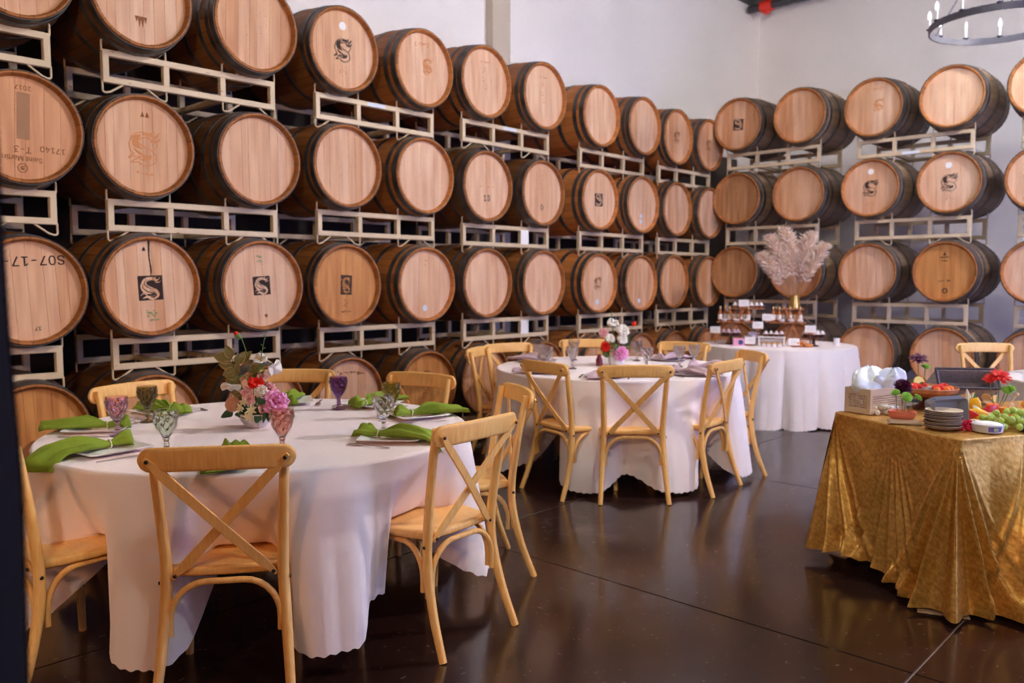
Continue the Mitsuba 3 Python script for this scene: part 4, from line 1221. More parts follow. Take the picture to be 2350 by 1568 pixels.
def rect_cloth(Lx, Ly, seed=3):
    out = np.array(sbox(-Lx / 2, -Ly / 2, Lx / 2, Ly / 2).buffer(-.03).buffer(.03, 12).exterior.coords)[:-1]
    ln = LineString(np.vstack([out, out[:1]]))
    n = 1100
    s = np.linspace(0, ln.length, n, endpoint=False)
    p = np.array([ln.interpolate(a).coords[0] for a in s])
    t = np.roll(p, -1, 0) - np.roll(p, 1, 0)
    t /= np.linalg.norm(t, axis=1, keepdims=True)
    nor = np.stack([t[:, 1], -t[:, 0]], 1)
    if (nor * p).sum() < 0:
        nor = -nor
    k = np.ones(25) / 25
    for j in range(2):
        nor[:, j] = np.convolve(np.r_[nor[-12:, j], nor[:, j], nor[:12, j]], k, 'valid')
    nor /= np.linalg.norm(nor, axis=1, keepdims=True)
    corners = np.array([[-Lx / 2, -Ly / 2], [Lx / 2, -Ly / 2], [Lx / 2, Ly / 2], [-Lx / 2, Ly / 2]])
    d = np.array([np.linalg.norm(p - c, axis=1) for c in corners])
    dist, who = d.min(0), d.argmin(0)
    along = ((p - corners[who]) * t).sum(1)            # signed distance from the corner along the edge
    cw = np.exp(-(dist / .17) ** 2)
    f = lambda q, fr: meshkit.fbm(np.c_[p * fr, np.full(n, q)], 3, seed) - .5
    edge_short = (np.abs(np.abs(p[:, 0]) - Lx / 2) < .04) & (dist > .04)
    rows = []
    for u in np.linspace(.1, 1, 5):
        rows.append(np.c_[p * [u, u] * (1 - .006), np.full(n, .762)])
    for a in np.linspace(.2, PI / 2, 4):
        rows.append(np.c_[p * (1 - .006) + nor * .008 * math.sin(a), np.full(n, .754 + .008 * math.cos(a))])
    hem = .02 + .10 * (edge_short & (p[:, 0] < 0)) * smooth01((p[:, 1] + Ly * .22) / .35 if True else 0) + .02 * f(9, 3)
    hem = np.convolve(np.r_[hem[-30:], hem, hem[:30]], np.ones(61) / 61, 'valid')
    # folds hang as cones from the corners and from one lifted point of the long side
    apex = [(along, dist < .75, .046, .165, .4)]
    al2 = p[:, 0] + Lx / 2 - .37
    apex.append((al2, (p[:, 1] < -Ly / 2 + .02) & (np.abs(al2) < .3), .040, .21, 1.2))
    al3 = p[:, 1] + .02
    apex.append((al3, (p[:, 0] < -Lx / 2 + .02) & (np.abs(al3) < .2), .012, .12, 2.0))
    long_ = smooth01((p[:, 0] + Lx / 2 - .12) / .22) * (p[:, 1] < -Ly / 2 + .02)
    for v in np.linspace(0, 1, 70)[1:]:
        z = .754 + (hem - .754) * v
        fl = v ** .95 * (.022 + .045 * cw + .20 * long_) + v * (1 - cw) * (.08 * f(2, 3.2) + .04 * f(4, 7)) + .010 * f(6, 20) * v
        for al, on, amp, lam, ph in apex:
            psi = al / (.62 * v + .04)
            fl = fl + on * amp * v ** .9 * np.exp(-(psi / .42) ** 4) * (np.cos(2 * PI * psi / lam + ph) + .35 * np.cos(4 * PI * psi / lam + ph))
        fl = np.maximum(fl, .003 + .004 * v)
        fl = fl + .05 * smooth01((v - .86) / .14) * (f(11, 4) > -.1) * (1 - cw) * .8
        rows.append(np.c_[p + nor * fl[:, None], np.maximum(z, .006)])
    g = grid_mesh(np.array(rows), closev=True)
    g = trimesh.Trimesh(g.vertices, g.faces, process=False)
    if g.face_normals[:200][:, 2].mean() < 0:
        g.invert()
    return g


solo('velvet_tablecloth', P(rect_cloth(GL, GW), 'gold_velvet', True), 'crushed gold velvet cloth draped to the floor over the buffet table', 'tablecloth', mv(GC[0], GC[1], 0, GANG))
mat('paper_brown', lin(150, 122, 100), .8, .2)
solo('paper_sheet', P(rbox(.2, .16, .001, (0, 0, .0), .0004), mat('paper_tan', lin(196, 160, 128), .8, .2, two=True)), 'brown paper sheet peeping from under the gold cloth at its near corner', 'paper', mv(4.16, 3.80, .002, 20) @ mv(0, 0, .001))

GZ = .7645


def G(x, y, z=0.0, rz=0.0):
    return mv(x, y, GZ + z, rz)


# crate with cane sides and a plastic bag
mat('cane', lin(206, 178, 150), .6, .3)
mat('crate_wood', lin(204, 178, 152), .6, .3)
ck = thing('cane_crate', 'pale wooden crate with woven cane sides at the left end of the gold table', 'crate', G(3.70, 4.245, 0, -16))
cw_, cd_, ch_ = .145, .29, .125
put(ck, 'base', P(rbox(cw_, cd_, .008, (0, 0, .005)), 'crate_wood', False))
for sx in (-1, 1):
    for sy in (-1, 1):
        put(ck, 'corner_post', P(rbox(.022, .022, ch_, (sx * (cw_ / 2 - .011), sy * (cd_ / 2 - .011), ch_ / 2), .002), 'crate_wood', False))
for s in (-1, 1):
    for z, h in ((.014, .028), (ch_ - .016, .032)):
        put(ck, 'rail', P(rbox(cw_ - .02, .010, h, (0, s * (cd_ / 2 - .006), z), .002), 'crate_wood', False))
        put(ck, 'rail', P(rbox(.010, cd_ - .02, h, (s * (cw_ / 2 - .006), 0, z), .002), 'crate_wood', False))


def cane_panel(w, h):
    g = sbox(-w / 2, -h / 2, w / 2, h / 2)
    st = .0105
    holes = [sbox(x - .0033, y - .0033, x + .0033, y + .0033) for x in np.arange(-w / 2 + st / 2, w / 2, st) for y in np.arange(-h / 2 + st / 2, h / 2, st)]
    m = extr(g.difference(unary_union(holes)), .002)
    m.apply_transform(trimesh.transformations.rotation_matrix(PI / 2, [1, 0, 0]))
    return m


for s in (-1, 1):
    put(ck, 'cane_panel', P(cane_panel(cw_ - .04, .068), 'cane', False), mv(0, s * (cd_ / 2 - .006), .061))
    put(ck, 'cane_panel', P(cane_panel(cd_ - .04, .068), 'cane', False), mv(s * (cw_ / 2 - .006), 0, .061, 90))
mat('bag_plastic', lin(236, 240, 248), .25, .5, two=True)


def bag_mesh(seed, lean):
    m = ball(1, 4)
    v = m.vertices
    a = np.arctan2(v[:, 1], v[:, 0])
    zz = v[:, 2]
    r_ = 1 + .16 * np.sin(5 * a + seed) * np.clip(zz + .4, 0, 1) + .25 * (meshkit.fbm(v * 2.6, 4, seed) - .5)
    v = v * r_[:, None] * [.055, .115, .082]
    v[:, 0] += lean * np.clip(v[:, 2] + .05, 0, None)
    v[:, 1] += -.35 * lean * np.clip(v[:, 2] + .05, 0, None)
    m.vertices = v
    return m


bk = thing('plastic_bag', 'crumpled white plastic bag stuffed in the cane crate', 'bag', place[ck] @ mv(0, 0, .10))
scene[bk] = {**P(cat([xf(bag_mesh(3, .5), mv(-.005, .06, .03)), xf(bag_mesh(8, -.15), mv(.0, -.045, .035))]), 'bag_plastic', 60), 'to_world': place[bk]}

# cheese curds
mat('cheese_white', lin(232, 228, 214), .55, .4)
mat('cheese_yellow', lin(228, 194, 132), .55, .4)
r5 = np.random.default_rng(51)
CURD = [P(bumpy(rbox(.026, .024, .022, (0, 0, .011), .006).subdivide(), .002, 60, k), 'cheese_white', 40) for k in range(3)]
for i in range(30):
    u, w_ = r5.uniform(-.10, .10), r5.uniform(-.05, .05)
    lay = 0 if i < 18 else 1
    q = np.array([3.765, 4.175]) + np.array([.90, .43]) * u * (.9 if lay == 0 else .55) + np.array([-.43, .9]) * w_ * (1 if lay == 0 else .6)
    solo('cheese_curd', CURD[i % 3], 'white cheese curd in the heap between the crate and the coral bowl', 'cheese', G(q[0], q[1], .022 * lay, r5.uniform(0, 360)), 'white cheese curds in a heap')
# coral bowl with flowers
mat('coral_glaze', lin(226, 124, 98), .3, .5)
cb = thing('coral_bowl', 'oval coral ceramic bowl in front of the grey trays', 'bowl', G(3.885, 4.065, 0, 25) @ T().scale([1.15, .85, 1]))
scene[cb] = {**P(lathe([(0, 0), (.036, 0), (.046, .008), (.054, .028), (.055, .042), (.0525, .043), (.048, .028), (.03, .016), (0, .014)], 40), 'coral_glaze', 40), 'to_world': place[cb]}


def posy(name, label, M, items, leafy=True):
    global fa
    fa = thing(name, label, 'flowers', M)
    for nm, mesh, m_, tip, ax, sc_, base in items:
        stemmed(nm, mesh, m_, tip, ax, sc_, None, base=base)
    return fa


posy('cut_flowers', 'dark plum dahlia with green button blooms standing in the coral bowl', G(3.885, 4.065, .012, RIGHT),
     [('dahlia', DAHLIA, 'petal_wine', (.012, .03, .135), (.3, -.6, .7), 1.05, (.0, 0, .005)), ('button_bloom', BUTTON, 'petal_green', (-.035, 0, .115), (-.4, -.3, .8), 1.0, (-.02, 0, .005)),
      ('button_bloom', BUTTON, 'petal_green', (.0, -.04, .10), (.1, -.8, .6), 1.25, (0, -.01, .005)), ('button_bloom', BUTTON, 'petal_green', (.062, -.02, .095), (.6, -.3, .7), 1.0, (.01, 0, .005))])
posy('cut_flowers', 'tall plum gerbera and green bloom standing behind the fruit bowl', G(3.77, 4.72, .0, RIGHT),
     [('gerbera', GERBERA, 'petal_wine', (-.02, 0, .235), (-.1, -.35, .95), 1.35, (-.01, 0, .0)), ('button_bloom', BUTTON, 'petal_green', (.022, 0, .19), (.2, -.3, .9), 1.2, (.01, 0, .0))])
posy('cut_flowers', 'red gerbera and green blooms at the right end of the gold table', G(4.13, 4.76, .0, RIGHT),
     [('gerbera', GERBERA, 'petal_scarlet', (.005, 0, .165), (.05, -.5, .85), 1.5, (-.005, 0, .0)), ('button_bloom', BUTTON, 'petal_green', (.02, -.03, .095), (.2, -.5, .8), 1.3, (.0, 0, .0)), ('button_bloom', BUTTON, 'petal_green', (.045, -.03, .105), (.4, -.4, .8), 1.2, (.01, 0, .0)),
      ('gerbera', GERBERA, 'petal_scarlet', (-.04, .02, .15), (-.4, -.5, .8), .9, (-.02, 0, .0))])
# grey paper trays nested on their side
mat('tray_grey', lin(128, 128, 140), .8, .2)
mat('tray_grey_b', lin(112, 112, 124), .8, .2)


def tray(w=.19, d=.12, h=.045):
    rings = [np.c_[rsq(.5, .12) * [a * w, a2 * d], np.full(len(rsq(.5, .12)), z)] for a, a2, z in ((.7, .6, 0), (.86, .78, 0), (1, 1, h), (.985, .975, h), (.85, .76, .003), (.7, .6, .003))]
    return P(loft(rings), 'tray_grey', 30)


TRAY = tray()
for i in range(9):
    M = G(4.055 - .011 * i * .48 + .02, 4.03 + .011 * i * .875, .060, RIGHT + 18) @ rot([1, 0, 0], 82) @ mv(0, 0, 0)
    solo('paper_tray', TRAY, 'grey paper food tray nested in the row standing on edge behind the plates', 'tray', M, 'grey paper trays nested on edge')
# stack of plates
mat('palm_plate', lin(150, 132, 124), .75, .2)
mat('palm_plate_top', lin(206, 186, 166), .7, .2)
for i in range(11):
    top = i == 10
    solo('palm_leaf_plate', P(bumpy(round_plate(.076, .014), .001, 20, i), 'palm_plate_top' if top else 'palm_plate', 40), 'round brown palm-leaf plate, topmost of the stack on the gold table' if top else 'round brown palm-leaf plate in the stack on the gold table', 'plate',
         G(4.10 + .004 * math.sin(i * 2.1), 3.925 + .004 * math.cos(i * 3.3), .0072 * i, i * 40), None if top else 'stacked palm-leaf plates')
for i in range(3):
    solo('paper_napkin', P(rbox(.13, .13, .002, (0, 0, .001), .0005), 'paper_brown', False), 'folded brown paper napkin in the pile before the coral bowl', 'napkin', G(3.915 + .004 * i, 3.985, .0021 * i, 20 + 4 * i), 'brown paper napkins')
# raspberries, tub, grapes, blackberries
mat('raspberry', lin(190, 26, 62), .45, .4)
mat('blackberry', lin(34, 22, 34), .35, .5)
mat('grape_green', lin(176, 198, 96), .25, .5, spec_trans=.0)


def drupe(r, m_):
    ms = [ball(r * .8, 1)]
    for i in range(34):
        t, a = math.acos(1 - 2 * (i + .5) / 34), i * 2.39996
        ms.append(ball(r * .27, 1, c=(r * .82 * math.sin(t) * math.cos(a), r * .82 * math.sin(t) * math.sin(a), r * .95 * math.cos(t))))
    return P(cat(ms), m_, True)


RASP, BLACK = drupe(.0125, 'raspberry'), drupe(.0135, 'blackberry')
for i, (u, w_, z) in enumerate([(-.025, 0, 0), (0, -.012, 0), (.026, -.015, 0), (-.012, .022, 0), (.014, .02, 0), (-.03, .03, 0), (-.012, .005, .021), (.012, .004, .021), (-.02, .026, .02), (.035, .012, 0)]):
    q = np.array([4.185, 3.965]) + np.array([.73, .68]) * u + np.array([-.68, .73]) * w_
    solo('raspberry', RASP, 'ripe raspberry in the little heap beside the white tub', 'raspberry', G(q[0], q[1], .0125 + z, i * 50), 'raspberries in a heap')
tk = thing('dip_tub', 'low white tub of creamy dip with a purple label', 'tub', G(4.262, 3.985, 0, RIGHT))
mat('tub_plastic', lin(220, 224, 234), .3, .5)
mat('label_purple', lin(104, 88, 168), .5, .3)
mat('label_green', lin(160, 184, 150), .5, .3)
put(tk, 'tub', P(lathe([(0, 0), (.052, 0), (.058, .004), (.064, .034), (.0655, .036), (.063, .037), (.056, .006), (0, .006)], 48), 'tub_plastic', 40))
put(tk, 'dip', P(bumpy(lathe([(0, .022), (.058, .022), (.06, .034), (.045, .042), (.02, .045), (0, .044)], 40), .004, 50), mat('cream', lin(240, 236, 236), .5, .4), True))
LAB = []
for th0, th1, z0, z1 in ((-1.25, -.35, .008, .03),):
    a = np.linspace(th0 - PI / 4, th1 - PI / 4, 12)
    rr = np.array([.0596, .0636])
    V = np.array([[[(.0588 + .0062 * (z - .004) / .03) * 1.006 * math.cos(x), (.0588 + .0062 * (z - .004) / .03) * 1.006 * math.sin(x), z] for z in (z0, z1)] for x in a])
    put(tk, 'label', P(grid_mesh(V), mat('label_two', lin(104, 88, 168), .5, .3, two=True), True), label='purple label')
    V2 = np.array([[[(.0588 + .0062 * (z - .004) / .03) * 1.012 * math.cos(x), (.0588 + .0062 * (z - .004) / .03) * 1.012 * math.sin(x), z] for z in (z0 + .003, z1 - .003)] for x in a[4:9]])
    put(tk, 'label', P(grid_mesh(V2), mat('label_two_green', lin(160, 184, 150), .5, .3, two=True), True), label='green picture on the label')
gk = thing('grape_bunch', 'bunch of green grapes at the right end of the gold table', 'grapes', G(4.315, 4.16, 0, RIGHT))
GR = P(ball(.0145, 3, (1, 1, 1.12)), 'grape_green', True)
pts = []
while len(pts) < 46:
    c = np.array([r5.normal(0, .055), r5.normal(0, .05), abs(r5.normal(0, .034)) + .0145])
    if c[2] < .085 - .35 * abs(c[0]) and all(np.linalg.norm(c - q) > .0245 for q in pts):
        pts.append(c)
for c in pts:
    put(gk, 'grape', GR, mv(*c, r5.uniform(0, 360)) @ rot([1, 0, 0], r5.uniform(-60, 60)))
put(gk, 'stem', P(tube(spline([(-.03, .02, .05), (0, .0, .065), (.05, .02, .06)], 10), .002, 6), 'leaf_olive'))
for i in range(12):
    q = np.array([4.385, 4.135]) + r5.uniform(-.045, .045, 2)
    solo('blackberry', BLACK, 'blackberry in the dark heap right of the green grapes', 'blackberry', G(q[0], q[1], .0135 + (.02 if i > 7 else 0), i * 37), 'blackberries in a heap')
# peppers, tomatoes, endive, cheese, celery
for nm, c in dict(pepper_red=(178, 18, 26), pepper_yellow=(238, 176, 34), tomato_orange=(236, 116, 38), strawberry=(206, 34, 28), endive=(226, 222, 196), celery=(186, 200, 136), apricot=(240, 158, 70), blueberry=(54, 58, 92), fig_brown=(104, 66, 48), cracker=(196, 160, 118)).items():
    mat(nm, lin(*c), .3 if nm != 'cracker' else .8, .5)


def pepper(m_, L=.075, R=.022):
    n = 20
    rings = []
    for u in np.linspace(0, 1, n):
        a = np.arange(24) * 2 * PI / 24
        rr = R * (math.sin(PI * min(1, u * .9 + .12)) ** .55) * (1 + .10 * np.cos(3 * a)) * (1 - .35 * u)
        rings.append(np.stack([np.full(24, L * (u - .5)), rr * np.cos(a), rr * np.sin(a) + .02 * R * u], -1))
    return P(loft(rings), m_, True)


STALK = P(tube([(-.034, 0, 0), (-.044, 0, .002), (-.052, .003, .006)], [.006, .0032, .003], 8), 'leaf_mid', 50)
for x, y, m_, rz, tilt, s, lb in [(4.125, 4.20, 'pepper_red', 15, 0, 1.35, 'shiny red mini pepper lying in front of the yellow ones'), (4.035, 4.36, 'pepper_yellow', -10, 0, 1.3, 'yellow mini pepper at the left of the vegetables'), (4.105, 4.44, 'pepper_yellow', 0, 80, 1.35, 'yellow mini pepper standing with its green stalk up'),
                              (4.165, 4.47, 'pepper_red', 60, 20, 1.25, 'dark red mini pepper behind the vegetables'), (4.155, 4.28, 'pepper_yellow', 35, 0, 1.25, 'yellow mini pepper behind the red one'), (4.07, 4.30, 'pepper_yellow', 50, 30, 1.2, 'yellow mini pepper leaning under the endive leaf')]:
    k = thing('mini_pepper', lb, 'pepper', G(x, y, .026 * s, rz) @ rot([0, 1, 0], -tilt if tilt < 50 else tilt) @ T().scale([s] * 3), 'mini peppers')
    put(k, 'flesh', pepper(m_))
    put(k, 'stalk', STALK)
for i, (x, y) in enumerate([(4.135, 4.52), (4.155, 4.54), (4.17, 4.515), (4.15, 4.50), (3.995, 4.32), (4.015, 4.30)]):
    solo('orange_tomato', P(ball(.0165, 3, (1, 1, .92)), 'tomato_orange', True), 'orange cherry tomato among the peppers on the gold table', 'tomato', G(x, y, .0155 + (.028 if i in (2, 3) else 0)), 'orange cherry tomatoes')
ENDIVE = P(petal(.10, .021, .25, -.9, .3, .02, 5, 14, 9), mat('endive_leaf', lin(232, 228, 206), .5, .4, two=True), True)
for x, y, rz, ti, lb in [(4.10, 4.43, 200, 40, 'pale endive leaf leaning over the yellow peppers'), (4.03, 4.52, 160, 25, 'pale endive leaf standing behind the peppers'), (4.17, 4.40, 250, 68, 'pale endive leaf lying by the celery')]:
    solo('endive_leaf', ENDIVE, lb, 'endive', G(x, y, .012, rz) @ rot([1, 0, 0], ti))
for i in range(8):
    solo('celery_stick', P(rbox(.075, .012, .011, (0, 0, .0055), .003), 'celery', False), 'pale green celery stick in the pile by the green grapes', 'celery', G(4.165 + r5.uniform(-.03, .03), 4.385 + r5.uniform(-.03, .03), .011 * (i // 4), r5.uniform(0, 60)), 'celery sticks')
for i in range(13):
    solo('cheese_cube', P(rbox(.02, .02, .018, (0, 0, .009), .002), 'cheese_white' if i % 4 else 'cheese_yellow', False), 'cheese cube in the pile left of the green grapes', 'cheese', G(4.20 + r5.uniform(-.055, .045), 4.19 + r5.uniform(-.035, .035), .0185 * (i // 9), r5.uniform(0, 90)), 'cheese cubes')
# fruit bowl on a foot
mat('bowl_wood', wood_tex(lin(138, 78, 48), lin(196, 128, 88), 40, 40), .4, .4)
wk = thing('fruit_bowl', 'wide turned wooden pedestal bowl of berries behind the grey trays', 'bowl', G(3.865, 4.515))
put(wk, 'dish', P(lathe([(0, .060), (.03, .06), (.10, .068), (.136, .090), (.142, .108), (.139, .112), (.132, .098), (.095, .078), (0, .07)], 56), 'bowl_wood', 40))
put(wk, 'foot', P(lathe([(0, 0), (.07, 0), (.072, .008), (.045, .02), (.03, .04), (.034, .062), (0, .062)], 40), mat('foot_dark', lin(74, 36, 28), .4, .4), 40))
STRAW = P(lathe([(0, -.022), (.007, -.018), (.0145, -.004), (.0175, .008), (.014, .014), (0, .015)], 24), 'strawberry', 40)
CAL = P(bloom([(6, 75, .013, .004, -.2, .2, 0, .001, .014)], 4), 'leaf_mid', True)
for i, (u, w_, z, ti) in enumerate([(.02, -.06, .098, 110), (.05, -.05, .100, 90), (.075, -.03, .104, 70), (.03, -.025, .105, 100), (.062, -.0, .108, 120), (-.065, .02, .104, 80), (-.035, .045, .106, 95), (.0, .05, .106, 60), (.09, .02, .11, 100)]):
    q = np.array([3.865, 4.515]) + np.array([.73, .68]) * u + np.array([-.68, .73]) * w_
    k = thing('strawberry', 'red strawberry heaped in the wooden pedestal bowl', 'strawberry', G(q[0], q[1], z, i * 47) @ rot([1, 0, 0], ti) @ T().scale([1.25] * 3), 'strawberries in the pedestal bowl')
    put(k, 'flesh', STRAW)
    put(k, 'calyx', CAL)
for i, (u, w_) in enumerate([(.0, -.085), (.085, -.055), (.055, -.075)]):
    q = np.array([3.865, 4.515]) + np.array([.73, .68]) * u + np.array([-.68, .73]) * w_
    solo('kumquat', P(ball(.017, 3, (1, 1, 1.15)), 'tomato_orange', True), 'orange kumquat at the front of the pedestal bowl', 'fruit', G(q[0], q[1], .103, i * 30), 'kumquats in the pedestal bowl')
for i in range(26):
    q = np.array([3.865, 4.515]) + np.array([.73, .68]) * r5.uniform(-.08, .0) + np.array([-.68, .73]) * r5.uniform(-.09, -.02)
    solo('blueberry', P(ball(.0075, 2), 'blueberry', True), 'blueberry in the left part of the pedestal bowl', 'blueberry', G(q[0], q[1], .086 + .012 * (i % 2)), 'blueberries in the pedestal bowl')
solo('ramekin', P(lathe([(0, 0), (.03, 0), (.036, .03), (.034, .031), (.028, .006), (0, .006)], 32), 'porcelain', 40), 'small white ramekin in the wooden pedestal bowl', 'ramekin', G(3.845, 4.555, .077))
LW = thing('lemon_half', 'lemon half standing behind the berries in the pedestal bowl', 'lemon', G(3.80, 4.58, .125, RIGHT) @ rot([1, 0, 0], 75))
put(LW, 'rind', P(lathe([(0, -.022), (.018, -.016), (.029, 0), (.027, .001), (0, .001)], 28), mat('lemon_rind', lin(238, 206, 70), .4, .4), 40))
put(LW, 'pulp', P(lathe([(0, .0008), (.025, .0008), (.025, .0022), (0, .0025)], 28), mat('lemon_pulp', lin(244, 226, 150), .4, .4), 40))
mat('clear_plastic', lin(206, 196, 206), .2, .5, two=True)
solo('fluted_cup', P(lathe([(.028, 0), (.034, .02), (.05, .055), (.0505, .056), (.033, .02), (.027, .001), (.028, 0)], 72, lambda th, k, p: 1 + .05 * np.cos(18 * th) * np.clip(p[:, 1:2] / .05, 0, 1)), 'clear_plastic', 40), 'clear fluted paper cup between the crate and the fruit bowl', 'cup', G(3.755, 4.40, .06, 0) @ rot([1, 0, 0], -20))
# woven basket box lying on its side


def weave_fn(p, n, uv):
    a = mikit.noise(p.x * 260, p.y * 260, p.z * 330)
    return mikit.mix(lin(104, 97, 106), lin(190, 180, 188), a)


mat('woven_grey', mikit.proc(weave_fn), .8, .2)
kb = thing('woven_box', 'grey woven rectangular box lying on its side at the back of the gold table', 'box', G(3.985, 4.80, .085, RIGHT - 8) @ rot([1, 0, 0], -32))
bw, bd, bh, bt = .30, .16, .115, .010
for c_, s_ in ((('bottom'), (bw, bt, bh, (0, bd, bh / 2))), ('side', (bt, bd, bh, (-bw / 2 + bt / 2, bd / 2, bh / 2))), ('side', (bt, bd, bh, (bw / 2 - bt / 2, bd / 2, bh / 2))), ('side', (bw, bd, bt, (0, bd / 2, bh - bt / 2))), ('side', (bw, bd, bt, (0, bd / 2, bt / 2)))):
    put(kb, c_, P(rbox(*s_, b=.003), 'woven_grey', False))
put(kb, 'rim', P(cat([tube([(-bw / 2, 0, 0), (bw / 2, 0, 0)], .007, 8), tube([(-bw / 2, 0, bh), (bw / 2, 0, bh)], .007, 8), tube([(-bw / 2, 0, 0), (-bw / 2, 0, bh)], .007, 8), tube([(bw / 2, 0, 0), (bw / 2, 0, bh)], .007, 8)]), mat('woven_dark', lin(64, 58, 66), .7, .2)))
for i in range(14):
    q = np.array([3.99, 4.70]) + np.array([.73, .68]) * r5.uniform(-.02, .13) + np.array([-.68, .73]) * r5.uniform(-.03, .05)
    solo('cracker', P(bumpy(lathe([(0, 0), (.021, 0), (.023, .002), (.021, .005), (0, .006)], 20), .0006, 90, i), 'cracker', 40), 'round brown cracker spilling from the grey woven box', 'cracker', G(q[0], q[1], .016 + .012 * (i % 4), r5.uniform(0, 360)) @ rot([1, 0, 0], r5.uniform(20, 75)), 'crackers before the woven box')
for i in range(7):
    q = np.array([3.92, 4.66]) + np.array([.73, .68]) * r5.uniform(-.05, .05) + np.array([-.68, .73]) * r5.uniform(-.02, .03)
    solo('dried_fig', P(bumpy(ball(.019, 2, (1, 1, .8)), .003, 50, i), 'fig_brown', True), 'brown dried fig in the heap left of the woven box', 'fig', G(q[0], q[1], .016 + .022 * (i > 4), i * 60), 'dried figs in a heap')
scene['jar_glass'] = {'type': 'thindielectric', 'int_ior': 1.45}
jk = thing('honey_jar', 'small glass jar of honey with a wooden dipper by the apricots', 'jar', G(4.215, 4.545, 0, RIGHT))
put(jk, 'glass', P(lathe([(0, .001), (.032, .001), (.036, .006), (.036, .05), (.03, .058), (.03, .066)], 36), 'jar_glass', 40))
put(jk, 'honey', P(lathe([(0, .003), (.0335, .003), (.0335, .036), (0, .036)], 36), mat('honey', lin(226, 140, 38), .15, .5), 40))
put(jk, 'dipper', P(cat([tube([(.0, 0, .03), (.045, .0, .10)], .003, 8), ball(.009, 2, c=(.046, 0, .102))]), 'crate_wood', True))
for i in range(12):
    q = np.array([4.295, 4.61]) + np.array([.73, .68]) * r5.uniform(-.05, .07) + np.array([-.68, .73]) * r5.uniform(-.04, .04)
    solo('apricot', P(bumpy(ball(.021, 3, (1, 1, .9)), .0008, 60, i), 'apricot', True), 'soft orange apricot in the heap behind the green grapes', 'apricot', G(q[0], q[1], .019 + .03 * (i > 7), i * 60), 'apricots in a heap')
solo('glass_cup', P(lathe([(.0, .001), (.026, .001), (.034, .06)], 32), 'jar_glass', 40), 'clear plastic cup behind the grey trays', 'cup', G(3.985, 4.535))
solo('cucumber', P(tube([(-.05, 0, 0), (-.04, 0, 0), (.04, 0, 0), (.05, 0, 0)], [.008, .021, .021, .008], 16), 'leaf_mid', True), 'dark green cucumber piece at the far right behind the blackberries', 'cucumber', G(4.36, 4.30, .021, 30))
# ------------------------------------------------------------------ dessert table (local x to the right of the picture, y away)
DL = 25.2
mat('plank_wood', lin(150, 92, 58), .5, .3)
mat('bottle_amber', lin(150, 84, 36), .15, .6)
mat('label_cream', lin(226, 214, 206), .7, .2)
mat('cap_gold', lin(226, 200, 140), .25, .5, metallic=.8)
mat('frosting', lin(238, 228, 226), .6, .3)
mat('frosting_mauve', lin(198, 172, 184), .6, .3)
mat('cake_dark', lin(74, 36, 30), .7, .2)
mat('cake_cup', lin(128, 76, 62), .7, .2)
mat('brass', lin(214, 178, 116), .28, .5, metallic=.95)
mat('tray_dark', lin(52, 30, 28), .5, .4)
mat('macaron', lin(206, 196, 216), .6, .3)


def DP(x, y, z, dx=0.0, dy=0.0, rz=0.0):
    return mv(x, y, z, DL) @ mv(dx, dy, 0, rz)


def stand(x, y, label, seed, topw, topx, midw, midx):
    k = thing('tiered_stand', label, 'display stand', mv(x, y, ZT, DL))
    for dy in (.0, .20):
        put(k, 'frame_leg', P(rbox(.024, .018, .39, (0, 0, .19), .003), 'plank_wood', False), mv(-.085, dy, 0) @ rot([0, 1, 0], 24))
        put(k, 'frame_leg', P(rbox(.024, .018, .39, (0, 0, .19), .003), 'plank_wood', False), mv(.085, dy, 0) @ rot([0, 1, 0], -24) @ mv(0, .002, 0))
    put(k, 'shelf', P(rbox(topw, .16, .014, (topx, .10, .362), .003), 'plank_wood', False))
    put(k, 'shelf', P(rbox(midw, .24, .014, (midx, .09, .222), .003), 'plank_wood', False))
    return k


stand(.99, 7.92, 'wooden A-frame stand at the left of the dessert table', 1, .36, .10, .37, -.01)
stand(1.50, 8.16, 'wooden A-frame stand under the brass vase on the dessert table', 2, .26, -.02, .36, -.05)
B_GLASS = P(lathe([(0, 0), (.020, 0), (.022, .004), (.022, .085), (.018, .1), (.008, .115), (.008, .128), (0, .128)], 24), 'bottle_amber', 40)
B_LAB = P(lathe([(.0224, .018), (.0228, .018), (.0228, .075), (.0224, .075), (.0224, .018)], 24), 'label_cream', 40)
B_CAP = P(lathe([(0, .126), (.0105, .126), (.0115, .13), (.0115, .152), (.009, .158), (0, .159)], 20), 'cap_gold', 40)
for gx, gy, xs, w in ((.99, 7.92, (-.165, -.115, -.068, -.02, .04, .085, .12), 'left'), (1.50, 8.16, (-.195, -.168, -.135, -.09, -.03, .02, .07), 'right')):
    for i, dx in enumerate(xs):
        k = thing('small_bottle', f'small amber bottle with cream label and gold cap on the {w} dessert stand', 'bottle', DP(gx, gy, ZT + .2295, dx, .03 + .05 * (i % 2)), f'small bottles on the {w} dessert stand')
        put(k, 'glass', B_GLASS)
        put(k, 'label', B_LAB)
        put(k, 'cap', B_CAP)


def frost_mesh(r=.02):
    pr_ = [(0, -.004)] + [(1.12 * r * (1 - .72 * u) * (1 + .16 * math.cos(u * 16)), .028 * u) for u in np.linspace(0.02, 1, 14)] + [(0, .030)]
    return lathe(pr_, 24, lambda th, k, p: 1 + .08 * np.cos(7 * th + 12 * p[:, 1:2] / .03))


